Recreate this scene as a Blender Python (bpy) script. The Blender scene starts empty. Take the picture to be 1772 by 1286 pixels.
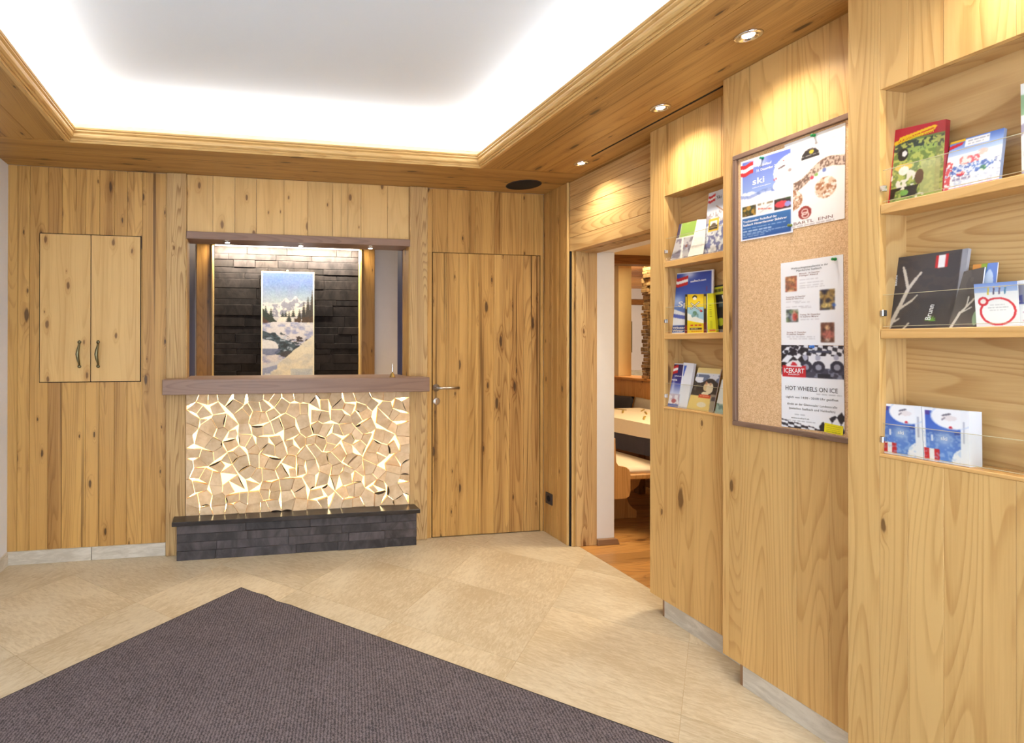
import bpy, bmesh, math, random
import numpy as np
from mathutils import Vector, Matrix
random.seed(7); RNG = np.random.default_rng(11)
scene = bpy.context.scene
COL = scene.collection
D = bpy.data

# ------------------------------------------------------------------ camera
CAM = Vector((-2.1769, -3.6781, 1.3537))
YAW, PITCH, ROLL, FPX, PPX, PPY = .1812, .0021, .0020, 952.49, 589.44, 594.25
_F = Vector((math.sin(YAW)*math.cos(PITCH), math.cos(YAW)*math.cos(PITCH), math.sin(PITCH)))
_R = _F.cross(Vector((0, 0, 1))).normalized(); _U = _R.cross(_F)
_R, _U = _R*math.cos(ROLL)+_U*math.sin(ROLL), -_R*math.sin(ROLL)+_U*math.cos(ROLL)
cd = D.cameras.new('camera'); cam = D.objects.new('camera', cd); COL.objects.link(cam)
m = Matrix((_R, _U, -_F)).transposed().to_4x4(); m.translation = CAM
cam.matrix_world = m
cd.sensor_fit = 'HORIZONTAL'; cd.sensor_width = 36; cd.lens = FPX*36/1772
cd.shift_x = (886-PPX)/1772; cd.shift_y = -(643-PPY)/1772
cd.clip_start = .02; cd.clip_end = 60
scene.camera = cam

def on(ax, val, u, v):
    """point where the photo pixel's line of sight meets the plane axis = val"""
    d = _F + _R*((u-PPX)/FPX) + _U*((PPY-v)/FPX)
    return CAM + d*((val-CAM[ax])/d[ax])

# ------------------------------------------------------------------ world, exposure
w = D.worlds.new('world'); scene.world = w; w.use_nodes = True
w.node_tree.nodes['Background'].inputs[0].default_value = (.76, .88, 1.0, 1)
w.node_tree.nodes['Background'].inputs[1].default_value = 8.5
vs = scene.view_settings
vs.view_transform = 'Standard'; vs.look = 'None'; vs.gamma = 1; vs.use_curve_mapping = False
vs.exposure = -0.15
COVE_W, SPOT_W, RECESS_LED = 17.0, 30.0, 150.0
WARM = (1.0, .90, .74); COVEC = (.97, .98, 1.0)

# ------------------------------------------------------------------ helpers
def lin(r, g, b):
    f = lambda c: ((c/255+.055)/1.055)**2.4 if c/255 > .04045 else c/255/12.92
    return (f(r), f(g), f(b), 1)

class NT:
    def __init__(s, name):
        s.m = D.materials.new(name); s.m.use_nodes = True
        s.t = s.m.node_tree; s.b = s.t.nodes['Principled BSDF']; s.out = s.t.nodes['Material Output']
    def n(s, typ, **kw):
        nd = s.t.nodes.new(typ)
        for k, v in kw.items():
            if k.startswith('_'): setattr(nd, k[1:], v)
        for k, v in kw.items():
            if not k.startswith('_'):
                key = int(k[1:]) if k[0] == 'i' and k[1:].isdigit() else k.replace('_', ' ')
                s.set(nd.inputs[key], v)
        return nd
    def set(s, sock, v):
        if isinstance(v, bpy.types.NodeSocket): s.t.links.new(v, sock)
        elif isinstance(v, bpy.types.Node): s.t.links.new(v.outputs[0], sock)
        else: sock.default_value = v
    def math(s, op, a, b=None, c=None, clamp=False):
        nd = s.n('ShaderNodeMath', _operation=op, _use_clamp=clamp)
        for i, v in enumerate((a, b, c)):
            if v is not None: s.set(nd.inputs[i], v)
        return nd.outputs[0]
    def mix(s, fac, a, b, mode='MIX'):
        nd = s.n('ShaderNodeMix', _data_type='RGBA', _blend_type=mode)
        s.set(nd.inputs[0], fac); s.set(nd.inputs[6], a); s.set(nd.inputs[7], b)
        return nd.outputs[2]
    def ramp(s, fac, stops):
        nd = s.n('ShaderNodeMapRange', _interpolation_type='SMOOTHSTEP')
        s.set(nd.inputs[0], fac); nd.inputs[1].default_value, nd.inputs[2].default_value = stops[0], stops[1]
        nd.inputs[3].default_value, nd.inputs[4].default_value = stops[2], stops[3]
        return nd.outputs[0]
    def xyz(s, x, y, z):
        nd = s.n('ShaderNodeCombineXYZ')
        for i, v in enumerate((x, y, z)): s.set(nd.inputs[i], v)
        return nd.outputs[0]
    def noise(s, vec, scale=1, detail=2, rough=.5, dist=0):
        nd = s.n('ShaderNodeTexNoise', Vector=vec, Scale=scale, Detail=detail, Roughness=rough, Distortion=dist)
        return nd.outputs[0]
    def bump(s, h, strength=.3, dist=.002):
        nd = s.n('ShaderNodeBump', Strength=strength, Distance=dist, Height=h)
        s.t.links.new(nd.outputs[0], s.b.inputs['Normal'])

def plain(name, rgb, rough=.5, metal=0, spec=.5, noise=0, scale=30):
    t = NT(name); t.b.inputs['Roughness'].default_value = rough; t.b.inputs['Metallic'].default_value = metal
    t.b.inputs['Specular IOR Level'].default_value = spec
    if noise:
        tc = t.n('ShaderNodeTexCoord')
        f = t.noise(tc.outputs['Object'], scale, 4, .6)
        c = lin(*rgb); lo = tuple(x*(1-noise) for x in c[:3])+(1,); hi = tuple(min(1, x*(1+noise)) for x in c[:3])+(1,)
        t.set(t.b.inputs['Base Color'], t.mix(f, lo, hi)); t.bump(f, .25, .002)
    else: t.b.inputs['Base Color'].default_value = lin(*rgb)
    return t.m

def glow(name, rgb, strength):
    t = NT(name); t.t.nodes.remove(t.b)
    e = t.n('ShaderNodeEmission', Color=(*rgb, 1), Strength=strength)
    t.t.links.new(e.outputs[0], t.out.inputs[0]); return t.m

def wood(name, light, dark, knot=(92, 58, 30), ring=.5, rings=20., streak=.35, kx=5.5, ky=1.7, kth=.55, rough=.42, bump=.15, grey=0, gx=7., gy=.55, cth=(.66, .76), tonek=1.0):
    """boards: grain along the UV's v axis in metres, every object its own piece of the tree"""
    t = NT(name)
    uv = t.n('ShaderNodeUVMap', _uv_map='grain')
    sp = t.n('ShaderNodeSeparateXYZ', Vector=uv.outputs[0]); u, v = sp.outputs[0], sp.outputs[1]
    oi = t.n('ShaderNodeObjectInfo'); rnd = oi.outputs['Random']; z = t.math('MULTIPLY', rnd, 61.7)
    u = t.math('MULTIPLY_ADD', rnd, 13.3, u); v = t.math('MULTIPLY_ADD', rnd, 29.1, v)
    # knots
    vo = t.n('ShaderNodeTexVoronoi', _voronoi_dimensions='2D', Vector=t.xyz(t.math('MULTIPLY', u, kx), t.math('MULTIPLY', v, ky), 0.), Scale=1., Randomness=.95)
    wob = t.noise(t.xyz(t.math('MULTIPLY', u, 40), t.math('MULTIPLY', v, 18), z), 1, 2)
    kd = t.math('MULTIPLY_ADD', t.math('SUBTRACT', wob, .5), .09, vo.outputs['Distance'])
    kc = t.n('ShaderNodeSeparateXYZ', Vector=vo.outputs['Color'])
    pres = t.math('GREATER_THAN', kc.outputs[0], kth)
    size = t.math('MULTIPLY_ADD', t.math('POWER', kc.outputs[1], 2.), 1.2, .35)
    kdn = t.math('DIVIDE', kd, size)
    kmask = t.math('MULTIPLY', t.ramp(kdn, (.045, .085, 1, 0)), pres)
    khalo = t.math('MULTIPLY', t.ramp(kdn, (.04, .26, 1, 0)), pres)
    # cathedral rings = contour lines of a long smooth field
    f1 = t.noise(t.xyz(t.math('MULTIPLY', u, gx), t.math('MULTIPLY', v, gy), z), 1, 1.2, .35, .1)
    fld = t.math('ADD', t.math('MULTIPLY', f1, rings), t.math('MULTIPLY', khalo, 1.6))
    saw = t.math('FRACT', fld)
    rg = t.math('MULTIPLY', t.ramp(saw, (.45, .93, 0, 1)), t.ramp(saw, (.9, 1., 1, 0)))
    fib = t.noise(t.xyz(t.math('MULTIPLY', u, 170), t.math('MULTIPLY', v, 5), z), 1, 3, .6)
    tone = t.noise(t.xyz(t.math('MULTIPLY', u, 16), t.math('MULTIPLY', v, .5), z), 1, 2, .5)
    st = t.noise(t.xyz(t.math('MULTIPLY', u, 34), t.math('MULTIPLY', v, .35), t.math('ADD', z, 7)), 1, 2, .6)
    crack = t.ramp(st, (cth[0], cth[1], 0, streak))
    fac = t.math('ADD', t.math('MULTIPLY', rg, ring), t.math('MULTIPLY_ADD', t.math('SUBTRACT', fib, .5), .55, t.math('MULTIPLY', t.math('SUBTRACT', tone, .44), tonek)))
    fac = t.math('ADD', fac, t.math('MULTIPLY', khalo, .35), clamp=True)
    c = t.mix(fac, lin(*light), lin(*dark))
    dk = tuple(x*.45 for x in lin(*dark)[:3])+(1,)
    c = t.mix(crack, c, dk)
    c = t.mix(t.math('MULTIPLY', kmask, .85), c, lin(*knot))
    c = t.mix(1., c, oi.outputs['Color'], 'MULTIPLY')
    t.set(t.b.inputs['Base Color'], c)
    t.b.inputs['Roughness'].default_value = rough; t.b.inputs['Specular IOR Level'].default_value = .35
    t.bump(t.math('SUBTRACT', t.math('MULTIPLY', fib, .5), t.math('ADD', t.math('MULTIPLY', rg, .5), t.math('MULTIPLY', crack, 2.))), bump, .0025)
    return t.m

# ------------------------------------------------------------------ materials
M = {}
M['pine'] = wood('old_pine', (202, 158, 92), (132, 88, 38), ring=.28, rings=22, streak=.8, knot=(70, 48, 28), gx=9, kth=.42, kx=8, ky=2.4, cth=(.61, .73), tonek=1.7)
M['stain'] = wood('stained_pine', (204, 162, 98), (126, 84, 42), ring=.4, rings=20, streak=1., knot=(62, 42, 26), gx=9, kth=.35, kx=8, ky=2.2, cth=(.56, .68), tonek=1.8)
M['pine_fresh'] = wood('fresh_pine', (217, 178, 115), (170, 120, 58), ring=.34, rings=24, streak=.35, kth=.62, knot=(106, 74, 42), kx=6.5, ky=2.)
M['spruce'] = wood('spruce_panel', (218, 180, 118), (178, 130, 68), ring=.18, rings=14, streak=.3, kth=.42, knot=(112, 78, 46), kx=9, ky=3.6)
M['post'] = wood('weathered_post', (202, 168, 116), (138, 100, 58), ring=.62, rings=26, streak=.8, rough=.6, bump=.4, gx=11, gy=.7, kth=.8)
M['niche'] = wood('niche_board', (206, 168, 112), (166, 120, 66), ring=.5, rings=30, streak=.2, gx=5, gy=.5, kth=.78, knot=(96, 66, 40))
M['brown'] = wood('brown_oak', (142, 112, 94), (112, 84, 68), knot=(84, 60, 48), ring=.4, streak=.2, kth=.97, rough=.4)
M['shelf'] = wood('shelf_edge', (218, 172, 108), (188, 138, 74), ring=.4, kth=.9, streak=.1)
M['dinfloor'] = wood('larch_floor', (190, 140, 80), (140, 92, 44), ring=.6, kth=.8, rough=.3)
M['dinpanel'] = wood('orange_pine', (214, 152, 82), (186, 120, 56), ring=.5, kth=.7, knot=(110, 62, 26))
M['beam'] = wood('dark_beam', (138, 92, 48), (100, 62, 32), ring=.5, kth=.85)
M['bench'] = wood('bench_pine', (196, 144, 82), (160, 108, 54), ring=.5, kth=.85)
M['white'] = plain('white_plaster', (226, 222, 216), .85, noise=.03, scale=14)
M['ceil'] = plain('ceiling_paint', (232, 243, 255), .9)
M['wallcool'] = plain('cool_white_plaster', (232, 236, 246), .85, noise=.02, scale=14)
M['lilac'] = plain('lilac_plaster', (206, 200, 204), .85, noise=.04, scale=10)
M['cream'] = plain('cream_plaster', (236, 212, 160), .85, noise=.04, scale=20)
M['black'] = plain('black_gap', (14, 11, 9), .9)
M['blackcloth'] = plain('black_mesh', (16, 15, 15), .8, noise=.5, scale=400)
M['socket'] = plain('anthracite_plastic', (52, 46, 48), .4)
M['navy'] = plain('navy_lacquer', (50, 52, 84), .45)
M['chrome'] = plain('chrome', (222, 222, 222), .12, 1)
M['steel'] = plain('brushed_steel', (188, 182, 174), .32, 1)
M['nickel'] = plain('antique_nickel', (122, 116, 88), .35, 1, noise=.25, scale=60)
M['brass'] = plain('brass', (176, 146, 84), .3, 1)
M['paper'] = plain('paper', (236, 236, 236), .55)
M['ink'] = plain('ink_dark', (58, 50, 50), .6)
M['inkw'] = plain('ink_white', (244, 244, 246), .6)
M['inkred'] = plain('ink_red', (196, 30, 36), .6)
M['inkyel'] = plain('ink_yellow', (236, 214, 40), .6)
M['inkbrown'] = plain('ink_brown', (138, 92, 78), .6)
M['inkgrn'] = plain('ink_green', (112, 176, 60), .6)
M['linen'] = plain('white_linen', (226, 208, 180), .9, noise=.04, scale=50)
M['darkcloth'] = plain('dark_cloth', (58, 52, 62), .9)
M['greypillow'] = plain('grey_pillow', (160, 146, 128), .9, noise=.12, scale=60)
M['blackpillow'] = plain('dark_pillow', (44, 38, 40), .9)
M['gold'] = plain('gold_napkin', (170, 140, 60), .6)
M['edge'] = plain('mat_edge', (30, 27, 28), .8)
M['brownskirt'] = plain('brown_skirting', (138, 104, 74), .5)

t = NT('acrylic'); t.t.nodes.remove(t.b)   # clear acrylic: mostly see-through with a weak gloss
a = t.n('ShaderNodeBsdfTransparent', Color=(.97, .97, .95, 1)); g = t.n('ShaderNodeBsdfGlossy', Color=(1, 1, 1, 1), Roughness=.06)
geo = t.n('ShaderNodeNewGeometry'); fr = t.n('ShaderNodeFresnel', IOR=1.3); ff = t.math('MULTIPLY', fr.outputs[0], t.math('SUBTRACT', 1., geo.outputs['Backfacing'])); mx = t.n('ShaderNodeMixShader', i0=ff, i1=a, i2=g)
t.t.links.new(mx.outputs[0], t.out.inputs[0]); M['acrylic'] = t.m
M['acredge'] = plain('acrylic_edge', (196, 186, 150), .25)

def stone(name, lo, hi, rough=.4, sx=9, sy=34, bump=.2, vein=.35, spec=.5):
    t = NT(name); uv = t.n('ShaderNodeUVMap', _uv_map='grain'); oi = t.n('ShaderNodeObjectInfo'); r = oi.outputs['Random']
    sp = t.n('ShaderNodeSeparateXYZ', Vector=uv.outputs[0])
    u = t.math('MULTIPLY_ADD', r, 17., sp.outputs[0]); v = t.math('MULTIPLY_ADD', r, 31., sp.outputs[1])
    a = t.noise(t.xyz(t.math('MULTIPLY', u, sy), t.math('MULTIPLY', v, sx), r), 1, 4, .65, .8)
    b = t.noise(t.xyz(t.math('MULTIPLY', u, 3.1), t.math('MULTIPLY', v, 2.2), r), 1, 2)
    f = t.ramp(t.math('ADD', t.math('MULTIPLY', a, 1-vein), t.math('MULTIPLY', b, vein)), (.36, .64, 0, 1))
    c = t.mix(f, lin(*lo), lin(*hi)); c = t.mix(1., c, oi.outputs['Color'], 'MULTIPLY')
    t.set(t.b.inputs['Base Color'], c); t.b.inputs['Roughness'].default_value = rough; t.b.inputs['Specular IOR Level'].default_value = spec; t.bump(a, bump, .003); return t.m
M['tile'] = stone('beige_quartzite', (186, 167, 135), (212, 198, 170), .42, sx=20, sy=75, bump=.1, vein=.42)
M['greystone'] = stone('grey_quartzite', (186, 176, 160), (214, 206, 192), .5)
M['slate'] = stone('black_slate', (40, 35, 36), (84, 76, 78), .5, sx=9, sy=5, bump=.5)
M['slate_wall'] = stone('slate_ledger', (19, 16, 18), (38, 33, 34), .8, sx=14, sy=8, bump=.8, spec=.12)
M['slab'] = stone('black_slab', (34, 29, 28), (56, 48, 46), .28, bump=.15)
M['ledge'] = stone('sandstone', (124, 94, 60), (190, 156, 110), .8, sx=14, sy=14, bump=.9)

t = NT('cork'); tc = t.n('ShaderNodeTexCoord'); a = t.noise(tc.outputs['Object'], 260, 4, .75); b = t.noise(tc.outputs['Object'], 110, 3, .7)
f = t.ramp(t.math('ADD', t.math('MULTIPLY', a, .7), t.math('MULTIPLY', b, .3)), (.34, .66, 0, 1))
t.set(t.b.inputs['Base Color'], t.mix(f, lin(194, 146, 98), lin(240, 204, 158))); t.b.inputs['Roughness'].default_value = .9; t.bump(a, .3, .001); M['cork'] = t.m

t = NT('ribbed_carpet'); tc = t.n('ShaderNodeTexCoord'); mp = t.n('ShaderNodeMapping', Vector=tc.outputs['Object']); mp.inputs['Rotation'].default_value = (0, 0, .2)
wv = t.n('ShaderNodeTexWave', _wave_type='BANDS', _bands_direction='X', Vector=mp.outputs[0], Scale=26., Distortion=5.5, Detail=3., Detail_Scale=6.)
no = t.noise(mp.outputs[0], 110, 3, .7); big = t.noise(mp.outputs[0], 5, 2)
h = t.math('ADD', t.math('MULTIPLY', wv.outputs[1], .38), t.math('MULTIPLY', no, .75))
f = t.ramp(t.math('MULTIPLY_ADD', big, .15, h), (.3, .95, 0, 1))
t.set(t.b.inputs['Base Color'], t.mix(f, lin(52, 46, 49), lin(122, 111, 115))); t.b.inputs['Roughness'].default_value = .95; t.bump(h, .7, .006); M['carpet'] = t.m

t = NT('log_end'); uv = t.n('ShaderNodeUVMap', _uv_map='grain'); oi = t.n('ShaderNodeObjectInfo'); r = oi.outputs['Random']
sp = t.n('ShaderNodeSeparateXYZ', Vector=uv.outputs[0])
cu = t.math('ADD', sp.outputs[0], t.math('MULTIPLY_ADD', r, .5, -.25)); cv = t.math('ADD', sp.outputs[1], t.math('MULTIPLY_ADD', t.math('FRACT', t.math('MULTIPLY', r, 7.3)), .4, -.2))
rad = t.math('SQRT', t.math('ADD', t.math('POWER', cu, 2.), t.math('POWER', cv, 2.)))
wob = t.noise(t.xyz(sp.outputs[0], sp.outputs[1], t.math('MULTIPLY', r, 30)), 30, 2)
rg = t.math('FRACT', t.math('ADD', t.math('MULTIPLY', rad, 190), t.math('MULTIPLY', wob, 1.2)))
fn = t.noise(t.xyz(sp.outputs[0], sp.outputs[1], t.math('MULTIPLY', r, 40)), 14, 4, .65)
c = t.mix(t.math('MULTIPLY_ADD', rg, .18, t.ramp(fn, (.35, .7, 0, .6))), lin(238, 208, 168), lin(204, 166, 120))
c = t.mix(1., c, oi.outputs['Color'], 'MULTIPLY')
t.set(t.b.inputs['Base Color'], c); t.b.inputs['Roughness'].default_value = .8; t.bump(fn, .3, .003); M['log'] = t.m
M['bark'] = plain('bark', (58, 44, 32), .95, noise=.4, scale=80)

t = NT('print'); ca = t.n('ShaderNodeVertexColor', _layer_name='Col'); t.t.links.new(ca.outputs[0], t.b.inputs['Base Color'])
t.b.inputs['Roughness'].default_value = .38; M['print'] = t.m
t = NT('canvas_print'); ca = t.n('ShaderNodeVertexColor', _layer_name='Col'); t.t.links.new(ca.outputs[0], t.b.inputs['Base Color'])
t.b.inputs['Roughness'].default_value = .7; M['canvas'] = t.m

# ------------------------------------------------------------------ object helpers
def tag(o, label=None, cat=None, group=None, kind=None):
    for k, v in (('label', label), ('category', cat), ('group', group), ('kind', kind)):
        if v: o[k] = v
    return o
def empty(name, loc=(0, 0, 0), label=None, cat=None, group=None, kind=None):
    o = D.objects.new(name, None); COL.objects.link(o); o.location = loc; o.empty_display_size = .05
    return tag(o, label, cat, group, kind)
def wloc(o):
    p = Vector(o.location)
    while o.parent: o = o.parent; p += o.location
    return p
def link(name, me, mat, parent=None, loc=(0, 0, 0)):
    o = D.objects.new(name, me); COL.objects.link(o)
    for mm in (mat if isinstance(mat, (list, tuple)) else [mat]): me.materials.append(mm)
    o.location = Vector(loc) - (wloc(parent) if parent else Vector((0, 0, 0)))
    if parent: o.parent = parent
    return o
def grain_uv(bm, axis, origin=(0, 0, 0)):
    ul = bm.loops.layers.uv.new('grain'); g = 'xyz'.index(axis)
    for f in bm.faces:
        n = [abs(c) for c in f.normal]; k = n.index(max(n))
        if k == g: a, b = [i for i in range(3) if i != k]
        else: b = g; a = [i for i in range(3) if i not in (k, g)][0]
        for l in f.loops: l[ul].uv = (l.vert.co[a]+origin[a]+.37*k, l.vert.co[b]+origin[b])
def finish(bm, name, mat, parent, loc, axis='z', bevel=0, smooth=False, tint=None):
    if bevel: bmesh.ops.bevel(bm, geom=bm.edges[:], offset=bevel, segments=1, affect='EDGES')
    bmesh.ops.recalc_face_normals(bm, faces=bm.faces[:])
    bm.normal_update(); grain_uv(bm, axis)
    me = D.meshes.new(name); bm.to_mesh(me); bm.free()
    if smooth: me.polygons.foreach_set('use_smooth', [True]*len(me.polygons))
    o = link(name, me, mat, parent, loc)
    if tint is not None: o.color = (*tint, 1) if not isinstance(tint, (int, float)) else (tint, tint, tint, 1)
    return o
def box(name, x0, x1, y0, y1, z0, z1, mat, parent=None, axis='z', bevel=0, tint=None):
    c = Vector(((x0+x1)/2, (y0+y1)/2, (z0+z1)/2)); h = Vector((abs(x1-x0)/2, abs(y1-y0)/2, abs(z1-z0)/2))
    bm = bmesh.new(); r = bmesh.ops.create_cube(bm, size=2)
    for v in bm.verts: v.co = Vector((v.co.x*h.x, v.co.y*h.y, v.co.z*h.z))
    return finish(bm, name, mat, parent, c, axis, min(bevel, h.x*.6, h.y*.6, h.z*.6), tint=tint)
def prism(name, pts, d0, d1, plane, mat, parent=None, axis='z', bevel=0, tint=None):
    """outline pts (2D) in plane 'xz' / 'xy' / 'yz', extruded from d0 to d1 along the third axis"""
    ia, ib = 'xyz'.index(plane[0]), 'xyz'.index(plane[1]); ic = 3-ia-ib
    ca = sum(p[0] for p in pts)/len(pts); cb = sum(p[1] for p in pts)/len(pts); cc = (d0+d1)/2
    loc = [0, 0, 0]; loc[ia], loc[ib], loc[ic] = ca, cb, cc
    bm = bmesh.new(); rows = []
    for d in (d0, d1):
        r = []
        for p in pts:
            q = [0, 0, 0]; q[ia], q[ib], q[ic] = p[0]-ca, p[1]-cb, d-cc; r.append(bm.verts.new(q))
        rows.append(r)
    n = len(pts); bm.faces.new(rows[0]); bm.faces.new(rows[1][::-1])
    for i in range(n): bm.faces.new((rows[0][i], rows[1][i], rows[1][(i+1) % n], rows[0][(i+1) % n]))
    return finish(bm, name, mat, parent, loc, axis, bevel, tint=tint)
def lathe(name, prof, loc, mat, parent=None, seg=28, axis='z', smooth=True):
    bm = bmesh.new(); rings = []
    for r, h in prof:
        ring = []
        for i in range(seg):
            a = 2*math.pi*i/seg; c, s = r*math.cos(a), r*math.sin(a)
            ring.append(bm.verts.new({'z': (c, s, h), 'y': (c, h, s), 'x': (h, c, s)}[axis]))
        rings.append(ring)
    for a, b in zip(rings, rings[1:]):
        for i in range(seg): bm.faces.new((a[i], a[(i+1) % seg], b[(i+1) % seg], b[i]))
    if prof[0][0] > 1e-5: bm.faces.new(rings[0][::-1])
    if prof[-1][0] > 1e-5: bm.faces.new(rings[-1])
    return finish(bm, name, mat, parent, loc, 'z', 0, smooth)
def tube(name, pts, r, mat, parent=None, seg=10):
    bm = bmesh.new(); pts = [Vector(p) for p in pts]; c = sum(pts, Vector())/len(pts); rings = []
    for i, p in enumerate(pts):
        d = (pts[min(i+1, len(pts)-1)]-pts[max(i-1, 0)]).normalized()
        a = d.orthogonal().normalized() if i == 0 else (a - d*a.dot(d)).normalized(); b = d.cross(a)
        rr = r[i] if isinstance(r, (list, tuple)) else r
        rings.append([bm.verts.new(p-c+(a*math.cos(2*math.pi*k/seg)+b*math.sin(2*math.pi*k/seg))*rr) for k in range(seg)])
    for s, q in zip(rings, rings[1:]):
        for k in range(seg): bm.faces.new((s[k], s[(k+1) % seg], q[(k+1) % seg], q[k]))
    bm.faces.new(rings[0][::-1]); bm.faces.new(rings[-1])
    return finish(bm, name, mat, parent, c, 'z', 0, True)
def rt(lo=.88, hi=1.06, warm=.03):
    k = random.uniform(lo, hi); s = random.uniform(-warm, warm)
    return (k*(1+s), k, k*(1-s*1.5))
def area(name, loc, sx, sy, power, color, rot=(0, 0, 0), parent=None, spread=math.pi):
    l = D.lights.new(name, 'AREA'); l.shape = 'RECTANGLE'; l.size, l.size_y = sx, sy; l.energy = power; l.color = color; l.spread = spread
    o = D.objects.new(name, l); COL.objects.link(o); o.rotation_euler = rot
    o.location = Vector(loc) - (wloc(parent) if parent else Vector((0, 0, 0))); o.parent = parent
    return o
def spot(name, loc, power, color, angle, blend, parent=None, rot=(0, 0, 0), rad=.02):
    l = D.lights.new(name, 'SPOT'); l.energy = power; l.color = color; l.spot_size = angle; l.spot_blend = blend; l.shadow_soft_size = rad
    o = D.objects.new(name, l); COL.objects.link(o); o.rotation_euler = rot
    o.location = Vector(loc) - (wloc(parent) if parent else Vector((0, 0, 0))); o.parent = parent
    return o
# ================================================================== the setting
H = 2.45; XL = -3.574; XR = .067; A1, A2, A3 = -.096, -.211, -.325; YB = -5.2
CX0, CX1, CY0, CY1 = -3.09, -.715, -.49, -4.35          # opening of the cove ceiling
ZC = 2.68

# ---- floor: 60 cm stone tiles laid diagonally
def clip(poly, rect):
    for ax, val, sg in ((0, rect[0], 1), (0, rect[1], -1), (1, rect[2], 1), (1, rect[3], -1)):
        out = []
        for i in range(len(poly)):
            p, q = poly[i], poly[(i+1) % len(poly)]; dp, dq = (p[ax]-val)*sg, (q[ax]-val)*sg
            if dp >= 0: out.append(p)
            if dp*dq < 0: s = dp/(dp-dq); out.append((p[0]+(q[0]-p[0])*s, p[1]+(q[1]-p[1])*s))
        poly = out
        if len(poly) < 3: return []
    return poly
floor = empty('floor', (0, 0, 0), 'beige stone tile floor laid diagonally across the lobby', 'floor', kind='structure')
box('floor_bed', XL-.1, XR, YB, .12, -.10, -.0012, plain('joint_mortar', (190, 168, 134), .9), floor)
S = math.sqrt(.5)
for i in range(-14, 12):
    for j in range(-14, 12):
        p0, q0 = -1.172+.6*i, .343+.6*j; g = .0009
        sq = [((p+q)*S, (p-q)*S) for p, q in ((p0+g, q0+g), (p0+.6-g, q0+g), (p0+.6-g, q0+.6-g), (p0+g, q0+.6-g))]
        pl = clip(sq, (XL, XR, YB, 0))
        if len(pl) < 3: continue
        ar = abs(sum(pl[k][0]*pl[(k+1) % len(pl)][1]-pl[(k+1) % len(pl)][0]*pl[k][1] for k in range(len(pl))))/2
        if ar < .002: continue
        ca = sum(p[0] for p in pl)/len(pl); cb = sum(p[1] for p in pl)/len(pl)
        bm = bmesh.new(); top = [bm.verts.new((x-ca, y-cb, 0)) for x, y in pl]; bot = [bm.verts.new((x-ca, y-cb, -.012)) for x, y in pl]
        bm.faces.new(top); bm.faces.new(bot[::-1])
        for k in range(len(pl)): bm.faces.new((top[k], bot[k], bot[(k+1) % len(pl)], top[(k+1) % len(pl)]))
        bmesh.ops.recalc_face_normals(bm, faces=bm.faces[:]); bm.normal_update()
        ul = bm.loops.layers.uv.new('grain'); rot = random.choice((0, 1)); an = math.pi/4 + rot*math.pi/2 + random.uniform(-.08, .08)
        for f in bm.faces:
            for l in f.loops:
                x, y = l.vert.co.x, l.vert.co.y
                l[ul].uv = (x*math.cos(an)+y*math.sin(an), -x*math.sin(an)+y*math.cos(an))
        me = D.meshes.new('floor_tile'); bm.to_mesh(me); bm.free()
        o = link('floor_tile', me, M['tile'], floor, (ca, cb, 0)); o.color = (*rt(.94, 1.05, .012), 1)

# ---- back wall: vertical boards
wb = empty('wall_back', (0, 0, 0), 'back wall clad in vertical knotty pine boards', 'wall', kind='structure')
for a, b, c, d in ((XL-.15, -2.515, -.3, 2.8), (-1.023, 0.02, -.3, 2.8), (-2.515, -1.023, 2.08, 2.8)):
    box('wall_core', a, b, .022, .12, c, d, M['white'], wb)
def boards(parent, xs, z0, z1, mat, tones, y0=0., y1=.02, pre='board'):
    for k in range(len(xs)-1):
        tn = tones[k] if k < len(tones) else rt()
        box(pre, xs[k]+.0008, xs[k+1]-.0008, y0+random.uniform(0, .0012), y1, z0, z1, mat, parent, 'z', .0009, tn)
boards(wb, [-3.574, -3.519, -3.45, -3.345, -3.265, -3.127, -3.045, -2.956, -2.88, -2.789, -2.64], .082, H, M['pine'],
       [(.93, .92, .9), (.98, .97, .95), (.93, .9, .86), (.80, .74, .70), (1.05, 1.04, 1.0), (1.02, 1, .97), (.92, .88, .83), (.9, .86, .8), (1.03, 1.02, 1), (.94, .91, .88)])
boards(wb, [-2.515, -2.351, -2.21, -2.071, -1.889, -1.73, -1.56, -1.364, -1.176, -1.023], 2.08, H, M['spruce'], [rt(.97, 1.05, .02) for _ in range(9)], y0=-.004)
DX = [-.8495, -.748, -.653, -.584, -.505, -.386, -.266, -.158, -.094, -.0286]
boards(wb, [-.893, -.8495, -.739, -.571, -.531, -.386, -.328, -.176, -.076, 0.0], 2.004, H, M['pine'],
       [(1, .98, .95), (1.02, 1, .98), (.95, .92, .9), (.82, .76, .7), (.98, .96, .92), (.88, .82, .76), (1.04, 1.02, 1), (.9, .86, .82), (.98, .95, .9)])
boards(wb, [-.893, -.853], 0, 2.004, M['pine'], [(1, .98, .95)]); boards(wb, [-.025, 0.0], 0, 2.004, M['pine'], [(.92, .88, .84)])
box('door_shadow_gap', -.853, -.025, .012, .02, 0, 2.004, M['black'], wb)
# stone skirting on the left
bb = empty('baseboard_back', (-3.1, 0, 0), 'grey stone skirting under the boards left of the reception', 'skirting', kind='structure')
for a, b in ((-3.574, -3.088), (-3.085, -2.642)): box('skirting_stone', a, b, -.008, .02, 0, .082, M['greystone'], bb, 'x', .0015, rt(.97, 1.03, .01))

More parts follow.
